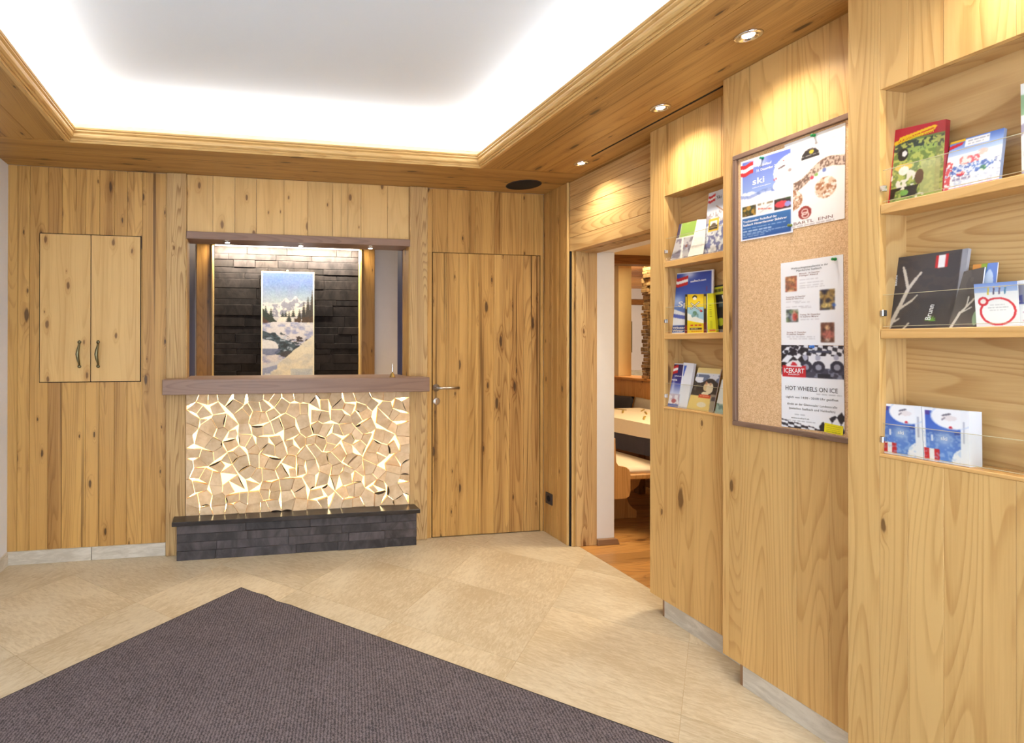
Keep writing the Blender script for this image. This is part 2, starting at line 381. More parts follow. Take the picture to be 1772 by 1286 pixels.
# ---- door in the boards
d1 = empty('door_1', (-.44, 0, 0), 'flush plank door with long brown stains right of the reception', 'door', kind='structure')
tn = [(.96, .93, .88), (1, .98, .95), (1.02, 1, .97), (1.05, 1.04, 1), (.98, .95, .91), (1.0, .97, .92), (.92, .85, .78), (.98, .94, .9), (.9, .84, .78)]
for k in range(9):
    box('door_plank', DX[k]+(.003 if k == 0 else .0006), DX[k+1]-(.003 if k == 8 else .0006), random.uniform(0, .001), .016,   .005, 2.0, M['stain'] if k >= 5 else M['pine'], d1, 'z', .0015, tn[k])
hz, hx = 1.052, -.822
hd = lathe('door_handle', [(.026, 0), (.026, -.006), (.011, -.008), (.011, -.042)], (hx, 0, hz), M['steel'], d1, axis='y')
tube('lever', [(hx-.004, -.045, hz), (hx+.03, -.046, hz), (hx+.09, -.046, hz), (hx+.155, -.044, hz)], .0095, M['steel'], hd)
es = lathe('escutcheon', [(.026, 0), (.026, -.006), (.02, -.008)], (hx+.002, 0, .957), M['steel'], d1, axis='y')
prism('keyhole', [(hx+.002+.006*math.cos(a), .962+.006*math.sin(a)) for a in [k*math.pi/6-.5 for k in range(9)]] + [(hx-.002, .942), (hx+.006, .942)], -.0086, -.0078, 'xz', M['chrome'], es)

# ---- wall cabinet doors flush in the boards
cb = empty('wall_cabinet', (-3.094, 0, 1.117), 'flush two door pine wall cabinet left of the reception window', 'cabinet')
box('cabinet_gap_shade', -3.394, -2.795, -.003, .02, 1.114, 2.04, M['black'], cb)  # black sheet that paints the shade in the gaps around the doors
for a, b, hx0 in ((-3.389, -3.097, -3.163), (-3.092, -2.800, -3.053)):
    dr = box('cabinet_door', a, b, -.009, -.0025, 1.119, 2.035, M['spruce'], cb, 'z', .001, (.97, .95, .92))
    hn = tube('handle', [(hx0-.004, -.010, 1.366), (hx0+.008, -.03, 1.352), (hx0+.002, -.037, 1.32), (hx0-.002, -.039, 1.29), (hx0+.002, -.037, 1.26), (hx0+.008, -.03, 1.228), (hx0-.004, -.010, 1.214)],
              [.006, .006, .009, .011, .009, .006, .006], M['nickel'], dr)
    for zz in (1.366, 1.214): lathe('handle_foot', [(.010, 0), (.011, -.006), (.007, -.012)], (hx0+.004, -.009, zz), M['nickel'], dr, 14, 'y')

# ---- weathered posts beside the reception
for k, (a, b, nm) in enumerate(((-2.64, -2.516, 'left'), (-1.022, -.893, 'right'))):
    p = box(f'trim_{k+1}', a, b, -.026, .10, 0, H, M['post'], None, 'z', .004, (.97, .95, .92))
    tag(p, f'weathered grooved timber post on the {nm} of the reception', 'post', kind='structure')

# ---- left wall, wall behind the camera, core of the right wall
wl = box('wall_left', XL-.15, XL, YB, 0, 0, 2.8, M['wallcool']); tag(wl, 'white plastered wall at the left edge', 'wall', kind='structure')
o = box('baseboard_left', XL-.001, XL+.01, -2.2, -.009, 0, .082, M['greystone'], None, 'y', .001); tag(o, 'grey stone skirting at the foot of the white left wall', 'skirting', kind='structure')
wn = empty('wall_near', (0, YB, 0), 'white wall with glazed entrance behind the viewer', 'wall', kind='structure')
for a, b, c, d in ((XL, -3.1, 0, 2.8), (-.7, .4, 0, 2.8), (-3.1, -.7, 2.3, 2.8)): box('wall_core', a, b, YB-.15, YB, c, d, M['white'], wn)

wr = empty('wall_right', (0, 0, 0), 'right wall of pale pine panels with doorway and brochure niches', 'wall', kind='structure')
box('wall_core', .03, .19, YB, -1.18, 0, 2.8, M['white'], wr)
ys = [0, -.072, -.109, -.181, -.291]
for k in range(4): box('board', 0, .02, ys[k+1]+.0008, ys[k]-.0008, 0, H, M['pine'], wr, 'z', .0016, [(.92, .88, .84), (.95, .93, .9), (1, .98, .95), (.96, .93, .9)][k])
box('board', -.006, .012, -.302, -.291, 0, H, M['pine_fresh'], wr, 'z', .002)
zs = [1.982, 2.075, 2.165, 2.262, 2.35, H]
for k in range(5): box('header_board', .012, .075, -1.176, -.302, zs[k]+.0008, zs[k+1]-.0008, M['niche'], wr, 'y', .002, rt(1.0, 1.1, .01))
# jamb of the doorway: sliding pocket, post, plastered wall end
box('pocket_gap', 0.011, .018, -.316, -.295, 0, 1.985, M['black'], wr)
box('jamb_strip', .016, .027, -.330, -.318, 0, 1.985, M['pine_fresh'], wr, 'z', .002, .92)
box('jamb_strip', .026, .044, -.325, -.31, 0, 1.985, M['pine'], wr, 'z', .002, .8)
box('jamb_post', .044, .20, -.332, -.05, 0, 1.985, M['post'], wr, 'z', .004, (1.02, .98, .92))
box('wall_end', .20, .335, -.322, .9, 0, 2.8, M['white'], wr)
box('wall_core', .05, .20, -.05, .9, 0, 2.8, M['white'], wr)
box('lintel', .075, .20, -1.176, -.332, 1.975, 2.12, M['post'], wr, 'y', .003, .85)
box('wall_above', .076, .335, -1.176, -.30, 2.12, 2.8, M['white'], wr)
box('wall_above', .20, .335, -1.176, -.322, 1.985, 2.12, M['white'], wr)
box('wall_end', .19, .335, -3.2, -1.176, 0, 2.8, M['white'], wr)
tag(prism('skirting', [(.198, 0), (.362, 0), (.350, .034), (.338, .042), (.198, .042)], -.345, -.320, 'xz', M['brownskirt'], wr, 'x', .002))

# ---- the three stepped panels
def panel_planks(A, cuts, z0, z1, mat, tn, thick=.022):
    for k in range(len(cuts)-1):
        box('plank', A+random.uniform(0, .0008), A+thick, cuts[k+1]+.0002, cuts[k]-.0002, z0, z1, mat, wr, 'z', .0006, tn[k % len(tn)])
tns = [(.93, .9, .86), (1.0, .98, .95), (1.03, 1.01, .98), (.98, .95, .9), (1.02, 1, .97), (.95, .92, .88)]
ZB = .082
panel_planks(A1, [-1.174, -1.269], ZB, H, M['pine_fresh'], [(.98, .95, .91)], .03)
panel_planks(A1, [-1.269, -1.345, -1.45, -1.60, -1.70], ZB, 1.0385, M['pine_fresh'], [(.97, .94, .9), (1.0, .98, .94), (1.02, 1.0, .96), (.96, .93, .9)])
panel_planks(A1, [-1.269, -1.345, -1.60, -1.70], 2.095, H, M['pine_fresh'], [(.95, .92, .88), (1.04, 1.02, .98), (.95, .92, .88)])
panel_planks(A1, [-1.70, -1.76], ZB, H, M['pine_fresh'], [1.0])
box('panel_end', A1+.03, .05, -1.192, -1.176, ZB, H, M['pine_fresh'], wr, 'z', .001)
panel_planks(A2, [-1.723, -1.752, -1.808, -2.03, -2.140, -2.30], ZB, H, M['pine_fresh'], [(1.02, 1, .97), (.93, .89, .84), (1.02, 1.0, .97), (1.0, .97, .93), (.93, .9, .86)])
box('panel_end', A2+.022, A1-.001, -1.745, -1.725, ZB, H, M['pine_fresh'], wr, 'z', .001)
panel_planks(A3, [-2.285, -2.371], ZB, H, M['pine_fresh'], [(1.0, .98, .95)], .03)
p3 = [-2.371, -2.44, -2.52, -2.66, -2.80, -2.95, -3.10, -3.25, -3.4]
panel_planks(A3, p3, ZB, 1.0265, M['pine_fresh'], [(.98, .95, .91), (1.02, 1, .97), (1.0, .97, .93), (.96, .93, .89)])
panel_planks(A3, p3, 2.107, H, M['pine_fresh'], [(1.0, .97, .93), (1.03, 1.01, .98), (1.05, 1.03, 1.0)])
panel_planks(A3, [-3.4, -3.6, -3.8, -4.0, -4.2, -4.4, -4.6, -4.8, -5.0, YB], ZB, H, M['pine_fresh'], tns)
box('panel_end', A3+.03, A2-.001, -2.305, -2.287, ZB, H, M['pine_fresh'], wr, 'z', .001)
br = empty('baseboard_right', (0, -2, 0), 'grey stone skirting stones under the stepped pine panels', 'skirting', kind='structure')
for A, a, b in ((A1, -1.27, -1.80), (A2, -1.813, -2.37), (A3, -2.375, -3.3), (A3, -3.302, YB)):
    box('skirting_stone', A+.002, A+.02, b, a, 0, ZB-.001, M['greystone'], br, 'y', .001, rt(.95, 1.0, .01))
    box('skirting_stone', A+.002, .03 if A == A1 else A+.15, a-.0, a+.012, 0, ZB-.001, M['brownskirt'], br, 'x', .001)

# ---- ceiling: white cove field, pine soffit, profiled moulding
ce = box('ceiling', XL-.15, .34, YB-.15, .12, ZC, ZC+.05, M['ceil']); tag(ce, 'white ceiling field lit from the hidden cove lights', 'ceiling', kind='structure')
so = empty('ceiling_soffit', (0, 0, H), 'pine board soffit framing the lit white ceiling', 'ceiling', kind='structure')
def sboards(cuts, ax, a, b, tn):
    for k in range(len(cuts)-1):
        c0, c1 = sorted((cuts[k], cuts[k+1])); zz = H+random.uniform(0, .001)
        if ax == 'x': box('soffit_board', a, b, c0+.0006, c1-.0006, zz, H+.022, M['pine'], so, 'x', .0008, tuple(c*.84 for c in tn[k % len(tn)]))  # same pine, tint darkened on all soffit boards to stand in for shade
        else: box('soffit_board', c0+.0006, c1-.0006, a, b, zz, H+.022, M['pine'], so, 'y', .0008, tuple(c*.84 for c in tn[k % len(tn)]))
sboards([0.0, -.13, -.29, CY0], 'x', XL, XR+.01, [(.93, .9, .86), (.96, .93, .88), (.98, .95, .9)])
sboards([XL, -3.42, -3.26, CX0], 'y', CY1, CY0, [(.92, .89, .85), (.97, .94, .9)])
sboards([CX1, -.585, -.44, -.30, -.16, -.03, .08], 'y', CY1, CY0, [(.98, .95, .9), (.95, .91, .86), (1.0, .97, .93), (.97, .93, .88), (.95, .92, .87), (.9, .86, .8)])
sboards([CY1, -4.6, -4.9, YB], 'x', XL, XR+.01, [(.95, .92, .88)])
SB = .24
for nm, a, b, c, d, gx in (('riser', XL, .08, CY0+SB, CY0+SB+.02, 'x'), ('riser', XL, .08, CY1-SB-.02, CY1-SB, 'x'), ('riser', CX0-SB-.02, CX0-SB, CY1-SB, CY0+SB, 'y'), ('riser', CX1+SB, CX1+SB+.02, CY1-SB, CY0+SB, 'y')):
    box('cove_riser', a, b, c, d, H+.022, 2.64, M['spruce'], so, gx, 0, .95); box('cove_wall', a, b, c, d, 2.64, ZC, M['ceil'], so)
prof = [(0, .0), (0, -.006), (.006, -.008), (.009, -.004), (.009, .003), (.015, .001), (.018, .004), (.018, .011), (.026, .010), (.034, .016), (.037, .025), (.036, .033), (.031, .036), (.036, .039), (.041, .043), (.040, .049), (.035, .051), (.042, .054), (.045, .062), (.030, .064), (-.02, .058), (-.02, .0)]
def corner(i, o):   # i-th corner of the opening moved inward by o
    sx = (1, -1, -1, 1)[i]; sy = (-1, -1, 1, 1)[i]
    return ((CX0, CX1, CX1, CX0)[i]+sx*o, (CY0, CY0, CY1, CY1)[i]+sy*o)
for s in range(4):
    bm = bmesh.new(); A = [bm.verts.new((*corner(s, o), H+z)) for o, z in prof]; B = [bm.verts.new((*corner((s+1) % 4, o), H+z)) for o, z in prof]
    for k in range(len(prof)): bm.faces.new((A[k], A[(k+1) % len(prof)], B[(k+1) % len(prof)], B[k]))
    bm.faces.new(A[::-1]); bm.faces.new(B)
    mo = finish(bm, 'cove_moulding', M['pine_fresh'], so, (0, 0, 0), 'x' if s % 2 == 0 else 'y')
# hidden LED strips in the trough
LW, LH = CX1-CX0, CY0-CY1
for nm, loc, sx, sy, pw in (('a', ((CX0+CX1)/2, CY0+.06, H+.042), LW+.14, .06, LW), ('b', ((CX0+CX1)/2, CY1-.06, H+.042), LW+.14, .06, LW),
                        ('c', (CX0-.06, (CY0+CY1)/2, H+.042), .06, LH+.14, LH), ('d', (CX1+.06, (CY0+CY1)/2, H+.042), .06, LH+.14, LH)):
    area('cove_light', loc, sx, sy, COVE_W*pw/2.4, COVEC, (math.pi, 0, 0), so)
# track slot in the soffit above the sliding door
o = box('trim_3', -.174, -.164, -2.3, -.80, H-.0012, H+.001, M['black']); tag(o, 'thin black sliding door track slot in the pine soffit', 'track', kind='structure')
# ================================================================== reception
rd = empty('reception_desk', (-1.77, -.1, 0), 'reception desk faced with glowing split firewood under a brown counter', 'desk')
box('countertop', -2.645, -.925, -.16, .25, 1.04, 1.135, M['brown'], rd, 'x', .003)
pl = box('plinth', -2.56, -1.002, -.10, .06, 0, .225, M['slab'], rd)
rows = [(0, .058), (.058, .113), (.113, .166), (.166, .225)]
for r, (a, b) in enumerate(rows):
    x = -2.562
    while x < -1.0:
        w_ = min(random.uniform(.22, .52), -1.0-x)
        if -1.0-x-w_ < .1: w_ = -1.0-x
        box('slate_tile', x+.0005, x+w_-.0005, -.112-random.uniform(0, .008), -.10, a+.0005, b-.0005, M['slate'], pl, 'x', .0015, rt(.75, 1.25, .02)); x += w_
box('plinth_slab', -2.588, -.985, -.15, .06, .225, .252, M['slab'], rd, 'x', .003)
# split logs: weighted cells cut down to three to five corners
LX0, LX1, LZ0, LZ1 = -2.513, -1.025, .252, 1.04
lp = box('log_panel', LX0, LX1, .022, .028, LZ0, LZ1, glow('log_backlight', (1., .66, .26), 4.), rd)
box('box_side', LX0-.003, LX0+.001, -.02, .022, LZ0, LZ1, M['log'], lp); box('box_side', LX1-.001, LX1+.003, -.02, .022, LZ0, LZ1, M['log'], lp)
tubeglow = glow('log_led', (1., .78, .42), 16)
for a, b, c, d in ((LX0+.02, LX0+.05, LZ0+.02, LZ1-.02), (LX1-.05, LX1-.02, LZ0+.02, LZ1-.02), (LX0+.06, LX1-.06, LZ1-.05, LZ1-.02), (LX0+.06, LX1-.06, LZ0+.02, LZ0+.05)):
    box('led_strip', a, b, .013, .021, c, d, tubeglow, lp)
NX, NZ = 19, 11; W_, H_ = LX1-LX0, LZ1-LZ0
seeds = []
for j in range(NZ):
    for i in range(NX):
        seeds.append(((i+.5+random.uniform(-.42, .42)+(j % 2)*.25-.12)/NX*W_, (j+.5+random.uniform(-.40, .40))/NZ*H_, random.uniform(-.0009, .0009)))
def area2(p): return abs(sum(p[k][0]*p[(k+1) % len(p)][1]-p[(k+1) % len(p)][0]*p[k][1] for k in range(len(p))))/2
barkm = [M['log'], M['bark']]
for si, (sx, sz, sw) in enumerate(seeds):
    poly = [(0, 0), (W_, 0), (W_, H_), (0, H_)]
    for sj, (tx, tz, tw) in enumerate(seeds):
        if sj == si or (tx-sx)**2+(tz-sz)**2 > .06: continue
        nx, nz = tx-sx, tz-sz; c = (tx*tx+tz*tz-tw-(sx*sx+sz*sz-sw))/2; out = []
        for k in range(len(poly)):
            p, q = poly[k], poly[(k+1) % len(poly)]; dp, dq = c-(p[0]*nx+p[1]*nz), c-(q[0]*nx+q[1]*nz)
            if dp >= 0: out.append(p)
            if dp*dq < 0: s = dp/(dp-dq); out.append((p[0]+(q[0]-p[0])*s, p[1]+(q[1]-p[1])*s))
        poly = out
        if len(poly) < 3: break
    if len(poly) < 3 or area2(poly) < .0006: continue
    edge = any(p[0] < 1e-6 or p[0] > W_-1e-6 or p[1] < 1e-6 or p[1] > H_-1e-6 for p in poly)
    tgt = random.choices((3, 4, 5), (.08, .47, .45))[0]
    if edge: tgt = max(4, tgt)
    poly = [p for k, p in enumerate(poly) if (p[0]-poly[k-1][0])**2+(p[1]-poly[k-1][1])**2 > 1e-6]
    full = area2(poly)
    while len(poly) > tgt:
        loss = []
        for k in range(len(poly)):
            q = poly[:k]+poly[k+1:]; loss.append(area2(poly)-area2(q))
        k = loss.index(min(loss)); poly = poly[:k]+poly[k+1:]
    # inset
    ca = sum(p[0] for p in poly)/len(poly); cb = sum(p[1] for p in poly)/len(poly); g = random.choice((.0008, .0014, .0022))
    n = len(poly); ip = []
    for k in range(n):
        p0, p1, p2 = poly[k-1], poly[k], poly[(k+1) % n]
        def nrm(a, b):
            dx, dz = b[0]-a[0], b[1]-a[1]; L = math.hypot(dx, dz) or 1e-6; return (-dz/L, dx/L)
        n1, n2 = nrm(p0, p1), nrm(p1, p2); den = 1+n1[0]*n2[0]+n1[1]*n2[1]; den = max(den, .35)
        ip.append((p1[0]+(n1[0]+n2[0])*g/den, p1[1]+(n1[1]+n2[1])*g/den))
    yf = -.026-random.uniform(0, .018); dep = random.uniform(.02, .026)+max(0, -yf-.03)
    tilt = (random.uniform(-.06, .06), random.uniform(-.06, .06))
    bm = bmesh.new()
    bark = random.random() < .28; be = random.randrange(n)
    pts = []; mk = []; inner = []
    for k in range(n):
        p, q = ip[k], ip[(k+1) % n]; pts.append(p); inner.append(p); mk.append(1 if (bark and k == be) else 0)
        if bark and k == be:   # bark side: the cut face bows inward, a dark crescent of bark stands behind it
            for s in (.2, .5, .8):
                bx_, bz_ = p[0]+(q[0]-p[0])*s, p[1]+(q[1]-p[1])*s; pull = .08+.16*(1-(2*s-1)**2)
                pts.append((bx_, bz_)); inner.append((bx_+(ca-bx_)*pull, bz_+(cb-bz_)*pull)); mk.append(1)
    depth_ = lambda p: yf+(p[0]-ca)*tilt[0]+(p[1]-cb)*tilt[1]
    fr = [bm.verts.new((p[0]-ca, depth_(p), p[1]-cb)) for p in inner]
    ou = [fr[k] if inner[k] == pts[k] else bm.verts.new((pts[k][0]-ca, depth_(pts[k])+.007, pts[k][1]-cb)) for k in range(len(pts))]
    bk = [bm.verts.new((p[0]-ca, yf+dep, p[1]-cb)) for p in pts]
    bm.faces.new(fr); bm.faces.new(bk[::-1])
    for k in range(len(pts)):
        j = (k+1) % len(pts); f = bm.faces.new((ou[k], bk[k], bk[j], ou[j])); f.material_index = mk[k]
        ring_ = [fr[k], ou[k], ou[j], fr[j]]; ring_ = [v for i_, v in enumerate(ring_) if v not in ring_[:i_]]
        if len(ring_) > 2: f = bm.faces.new(ring_); f.material_index = 1
    bmesh.ops.recalc_face_normals(bm, faces=bm.faces[:]); bm.normal_update(); grain_uv(bm, 'z')
    me = D.meshes.new('firewood_log'); bm.to_mesh(me); bm.free()
    o = link('firewood_log', me, barkm, lp, (LX0+ca, 0, LZ0+cb)); o.color = (*rt(.80, 1.10, .04), 1)

# opening: lintel, jambs, navy shutter panels
o = box('trim_4', -2.516, -1.022, -.034, .15, 2.031, 2.079, M['brown'], None, 'x', .002); tag(o, 'brown lintel board over the reception window', 'lintel', kind='structure')
for k, (x0, x1, yb) in enumerate(((-2.517, -2.509, .60), (-1.029, -1.021, .24))):
    o = box(f'trim_{5+k}', x0, x1, -.02, .13, 1.135, 2.031, M['pine'], None, 'z', .001, .9); tag(o, f'pine jamb board on the {"left" if k == 0 else "right"} of the reception window', 'jamb', kind='structure')
    o = box(f'trim_{7+k}', x0-.004, x1, .13, yb, .9, 2.2, M['navy'], None); tag(o, f'dark navy panel behind the {"left" if k == 0 else "right"} window jamb', 'panel', kind='structure')
# back office
wo = empty('wall_office', (-1.8, 1.25, 0), 'white office wall behind the reception window', 'wall', kind='structure')
for a in ((-3.5, 0, 1.27, 1.35, 0, 2.7), (-3.5, -3.4, .12, 1.3, 0, 2.7), (-.15, -.05, .12, 1.3, 0, 2.7)): box('wall_core', *a, M['lilac'], wo)
box('office_ceiling', -3.5, 0, .12, 1.35, 2.45, 2.5, M['ceil'], wo); box('office_floor', -3.5, 0, .12, 1.35, -.02, 0, M['greystone'], wo)
sw = empty('wall_slate', (-1.76, 1.2, 0), 'dark slate ledger stone wall behind the reception counter', 'wall', kind='structure')
z = .60
while z < 2.225:
    hh = random.choice((.05, .065, .08, .095)); x = -2.396
    hh = min(hh, 2.23-z)
    while x < -1.121:
        ww = min(random.uniform(.12, .48), -1.121-x)
        if -1.121-x-ww < .06: ww = -1.121-x
        box('slate_stone', x+.0006, x+ww-.0006, 1.195+random.uniform(-.006, .004), 1.27, z+.0006, z+hh-.0006, M['slate_wall'], sw, 'x', .003, rt(.8, 1.2, .03)); x += ww
    z += hh
    if z > 2.2: break
for k, (a, b) in enumerate(((-2.541, -2.411), (-1.104, -.977))):
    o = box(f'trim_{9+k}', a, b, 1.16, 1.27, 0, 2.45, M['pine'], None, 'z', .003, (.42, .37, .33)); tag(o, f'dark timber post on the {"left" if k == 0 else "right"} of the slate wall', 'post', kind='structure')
    e0, e1 = ((-2.411, -2.397) if k == 0 else (-1.120, -1.104))
    o = box(f'trim_{11+k}', e0, e1, 1.14, 1.27, 0, 2.22, M['spruce'], None, 'z', 0, .6); tag(o, f'pale edge strip on the {"left" if k == 0 else "right"} side of the slate wall', 'trim', kind='structure')
ls = empty('led_bar', (-1.76, 1.10, 2.22), 'glowing LED bar washing the top of the slate wall', 'light')
box('bar_housing', -2.39, -1.13, 1.09, 1.13, 2.204, 2.222, M['steel'], ls); box('diffuser', -2.385, -1.135, 1.092, 1.128, 2.194, 2.204, glow('led_white', (1, .93, .78), 9), ls)
area('led_light', (-1.76, 1.11, 2.192), 1.24, .03, RECESS_LED, (1, .9, .66), (math.radians(38), 0, 0), ls)
for k, (u, v, wd) in enumerate(((393.5, 419, 'left of the three'), (520.5, 424.5, 'middle one of the three'), (641, 429, 'right of the three'))):
    p = on(2, 2.031, u, v); s = empty('lintel_spot', (p.x, p.y, 2.031), f'small round spotlight under the brown lintel, {wd}', 'spotlight', 'spots under the lintel')
    lathe('bezel', [(.020, .001), (.020, -.004), (.015, -.005)], (p.x, p.y, 2.031), M['chrome'], s, 20)
    lathe('lens', [(.0145, -.0045), (.013, -.0065), (.0001, -.0068)], (p.x, p.y, 2.031), glow('spot_lens', (1, .93, .8), 40), s, 20)
    spot('spot_light', (p.x, p.y, 2.02), 14, WARM, math.radians(75), .8, s)
# ================================================================== printed things
def srgb2lin(a):
    a = np.clip(a, 0, 255)/255.; return np.where(a > .04045, ((a+.055)/1.055)**2.4, a/12.92)
class Canvas:
    """colour grid for printed matter; s to the right, t downward, both 0..1"""
    def __init__(c, w, h, bg=(240, 240, 240)):
        c.w, c.h = w, h; c.a = np.empty((h, w, 3)); c.a[:] = bg
        c.s, c.t = np.meshgrid((np.arange(w)+.5)/w, (np.arange(h)+.5)/h)
    def noise(c, nx, ny, oct=3):
        out = np.zeros((c.h, c.w)); amp = 1; tot = 0
        for _ in range(oct):
            g = RNG.random((ny+2, nx+2)); fs, ft = c.s*nx, c.t*ny; i, j = fs.astype(int), ft.astype(int); u, v = fs-i, ft-j
            u = u*u*(3-2*u); v = v*v*(3-2*v)
            out += amp*((g[j, i]*(1-u)+g[j, i+1]*u)*(1-v)+(g[j+1, i]*(1-u)+g[j+1, i+1]*u)*v); tot += amp; amp *= .5; nx *= 2; ny *= 2
        return out/tot
    def put(c, m, col, k=1.):
        m = np.asarray(m, float)*k; c.a = c.a*(1-m[..., None])+np.array(col, float)*m[..., None]; return c
    def rect(c, s0, t0, s1, t1, col, k=1.): return c.put((c.s >= s0) & (c.s < s1) & (c.t >= t0) & (c.t < t1), col, k)
    def grad(c, s0, t0, s1, t1, ca, cb):
        m = (c.s >= s0) & (c.s < s1) & (c.t >= t0) & (c.t < t1); f = ((c.t-t0)/(t1-t0))[..., None]
        g = np.array(ca, float)*(1-f)+np.array(cb, float)*f; c.a[m] = g[m]; return c
    def ell(c, s, t, rs, rt_, col, k=1.): return c.put(((c.s-s)/rs)**2+((c.t-t)/rt_)**2 < 1, col, k)
    def ring(c, s, t, rs, rt_, wd, col):
        d = np.sqrt(((c.s-s)/rs)**2+((c.t-t)/rt_)**2); return c.put(np.abs(d-1) < wd, col)
    def line(c, p, q, wd, col):
        asp = c.h/c.w; px, py = c.s-p[0], (c.t-p[1])*asp; dx, dy = q[0]-p[0], (q[1]-p[1])*asp
        f = np.clip((px*dx+py*dy)/(dx*dx+dy*dy+1e-9), 0, 1); return c.put(np.hypot(px-f*dx, py-f*dy) < wd, col)
    def poly(c, pts, col, k=1.):
        m = np.zeros((c.h, c.w), bool)
        for i in range(len(pts)):
            (x0, y0), (x1, y1) = pts[i], pts[(i+1) % len(pts)]
            if y0 == y1: continue
            hit = ((y0 > c.t) != (y1 > c.t)) & (c.s < (x1-x0)*(c.t-y0)/(y1-y0)+x0); m ^= hit
        return c.put(m, col, k)
    def blobs(c, s0, t0, s1, t1, cols, n, r):
        for _ in range(n):
            rr = r*RNG.uniform(.4, 1.2); c.put((((c.s-RNG.uniform(s0, s1))/rr)**2+((c.t-RNG.uniform(t0, t1))/(rr*c.w/c.h*RNG.uniform(.6, 1.6)))**2 < 1) & (c.s >= s0) & (c.s < s1) & (c.t >= t0) & (c.t < t1), cols[RNG.integers(len(cols))], .85)
        return c
    def under(c, fn, col, k=1.): return c.put(c.t > fn, col, k)
    def words(c, s0, t, s1, h, col, k=.7):
        x = s0
        while x < s1:
            w_ = min(RNG.uniform(.04, .11), s1-x); c.rect(x, t-h, x+w_, t, col, k); x += w_+.018
        return c
    def flag(c, s0, t0, s1, t1):
        h = (t1-t0)/3; wv = .03*np.sin((c.s-s0)/(s1-s0)*5)*(t1-t0)*3
        m = (c.s >= s0) & (c.s < s1); tt = c.t-wv
        c.put(m & (tt >= t0) & (tt < t1), (198, 36, 40)); c.put(m & (tt >= t0+h) & (tt < t1-h), (244, 242, 242)); return c
def mountains(c, s0, t0, s1, t1, base, snow):
    n1 = c.noise(6, 1, 4); f = t0+(t1-t0)*(.15+.7*n1[0][None, :]); m = (c.s >= s0) & (c.s < s1) & (c.t >= t0) & (c.t < t1)
    c.put(m & (c.t > f), snow); n = c.noise(14, 20, 3); c.put(m & (c.t > f) & (n > .55), base, .8)

class Sheet:
    def __init__(s, tl, tr, br, bl):
        s.c = [Vector(p) for p in (tl, tr, br, bl)]; s.n = (s.c[1]-s.c[0]).cross(s.c[3]-s.c[0]).normalized()*-1
        if s.n.dot(CAM-s.c[0]) < 0: s.n = -s.n
    def at(s, u, v, o=0):
        a, b, c, d = s.c; return (a*(1-u)+b*u)*(1-v)+(d*(1-u)+c*u)*v+s.n*o
def curl_id(u, v): return 0.
def soften(a, n):
    for _ in range(n):
        p = np.pad(a, ((1, 1), (1, 1), (0, 0)), 'edge')
        a = (p[:-2, 1:-1]+p[2:, 1:-1]+p[1:-1, :-2]+p[1:-1, 2:]+2*p[1:-1, 1:-1])/6
    return a
def make_sheet(name, label, cat, sh, cv, thick=.002, group=None, curl=None, mat='print', side=(236, 236, 238), parent=None):
    cv.a = soften(cv.a, 1)
    loc = sh.at(.5, 1); W, Hh = cv.w, cv.h
    us = np.linspace(0, 1, W+1); vs_ = np.linspace(0, 1, Hh+1); U, V = np.meshgrid(us, vs_)
    a, b, c, d = [np.array(p-loc) for p in sh.c]; n = np.array(sh.n)
    P = ((a*(1-U[..., None])+b*U[..., None])*(1-V[..., None])+(d*(1-U[..., None])+c*U[..., None])*V[..., None])
    if curl is not None: P = P+n*curl(U, V)[..., None]
    P = P.reshape(-1, 3); nv = len(P)
    idx = np.arange(nv).reshape(Hh+1, W+1)
    q = np.stack([idx[:-1, :-1], idx[1:, :-1], idx[1:, 1:], idx[:-1, 1:]], -1).reshape(-1, 4)
    per = np.concatenate([idx[0, :-1], idx[:-1, -1], idx[-1, :0:-1], idx[:0:-1, 0]])
    step = max(1, len(per)//24); per = per[::step] if curl is None else per
    if curl is None: per = np.array([idx[0, 0], idx[0, -1], idx[-1, -1], idx[-1, 0]])
    bf, bb_ = P[per]-n*1e-4, P[per]-n*thick; k = len(per)
    V3 = np.concatenate([P, bf, bb_]); faces = q.tolist()
    for i in range(k):
        j = (i+1) % k; faces.append([nv+i, nv+j, nv+k+j, nv+k+i])
    if curl is None: faces.append([nv+k+i for i in range(k)])
    else:   # a curled sheet gets a back that follows the front
        nb_ = len(V3); V3 = np.concatenate([V3, P-n*thick]); faces += (q[:, ::-1]+nb_).tolist()
    me = D.meshes.new(name); me.from_pydata(V3.tolist(), [], faces); me.update()
    ca = me.color_attributes.new('Col', 'FLOAT_COLOR', 'CORNER')
    colr = np.ones((len(me.loops), 4), np.float32); fc = srgb2lin(cv.a).reshape(-1, 3).astype(np.float32)
    colr[:len(q)*4, :3] = np.repeat(fc, 4, 0); colr[len(q)*4:, :3] = srgb2lin(np.array(side, float)).astype(np.float32)
    ca.data.foreach_set('color', colr.ravel())
    o = link(name, me, M[mat], parent, loc); tag(o, label, cat, group); o['_sheet'] = 0; del o['_sheet']
    return o
_tcache = {}
def text_mesh(s, bold):
    if (s, bold) in _tcache: return _tcache[(s, bold)]
    cu = D.curves.new('lettering', 'FONT'); cu.body = s; cu.size = 1; cu.resolution_u = 3; cu.offset = .018*bold
    ob = D.objects.new('lettering', cu); COL.objects.link(ob); bpy.context.view_layer.update()
    dg = bpy.context.evaluated_depsgraph_get(); me = D.meshes.new_from_object(ob.evaluated_get(dg))
    v = [tuple(x.co) for x in me.vertices]; f = [tuple(p.vertices) for p in me.polygons]
    D.objects.remove(ob); D.curves.remove(cu); D.meshes.remove(me); _tcache[(s, bold)] = (v, f); return v, f
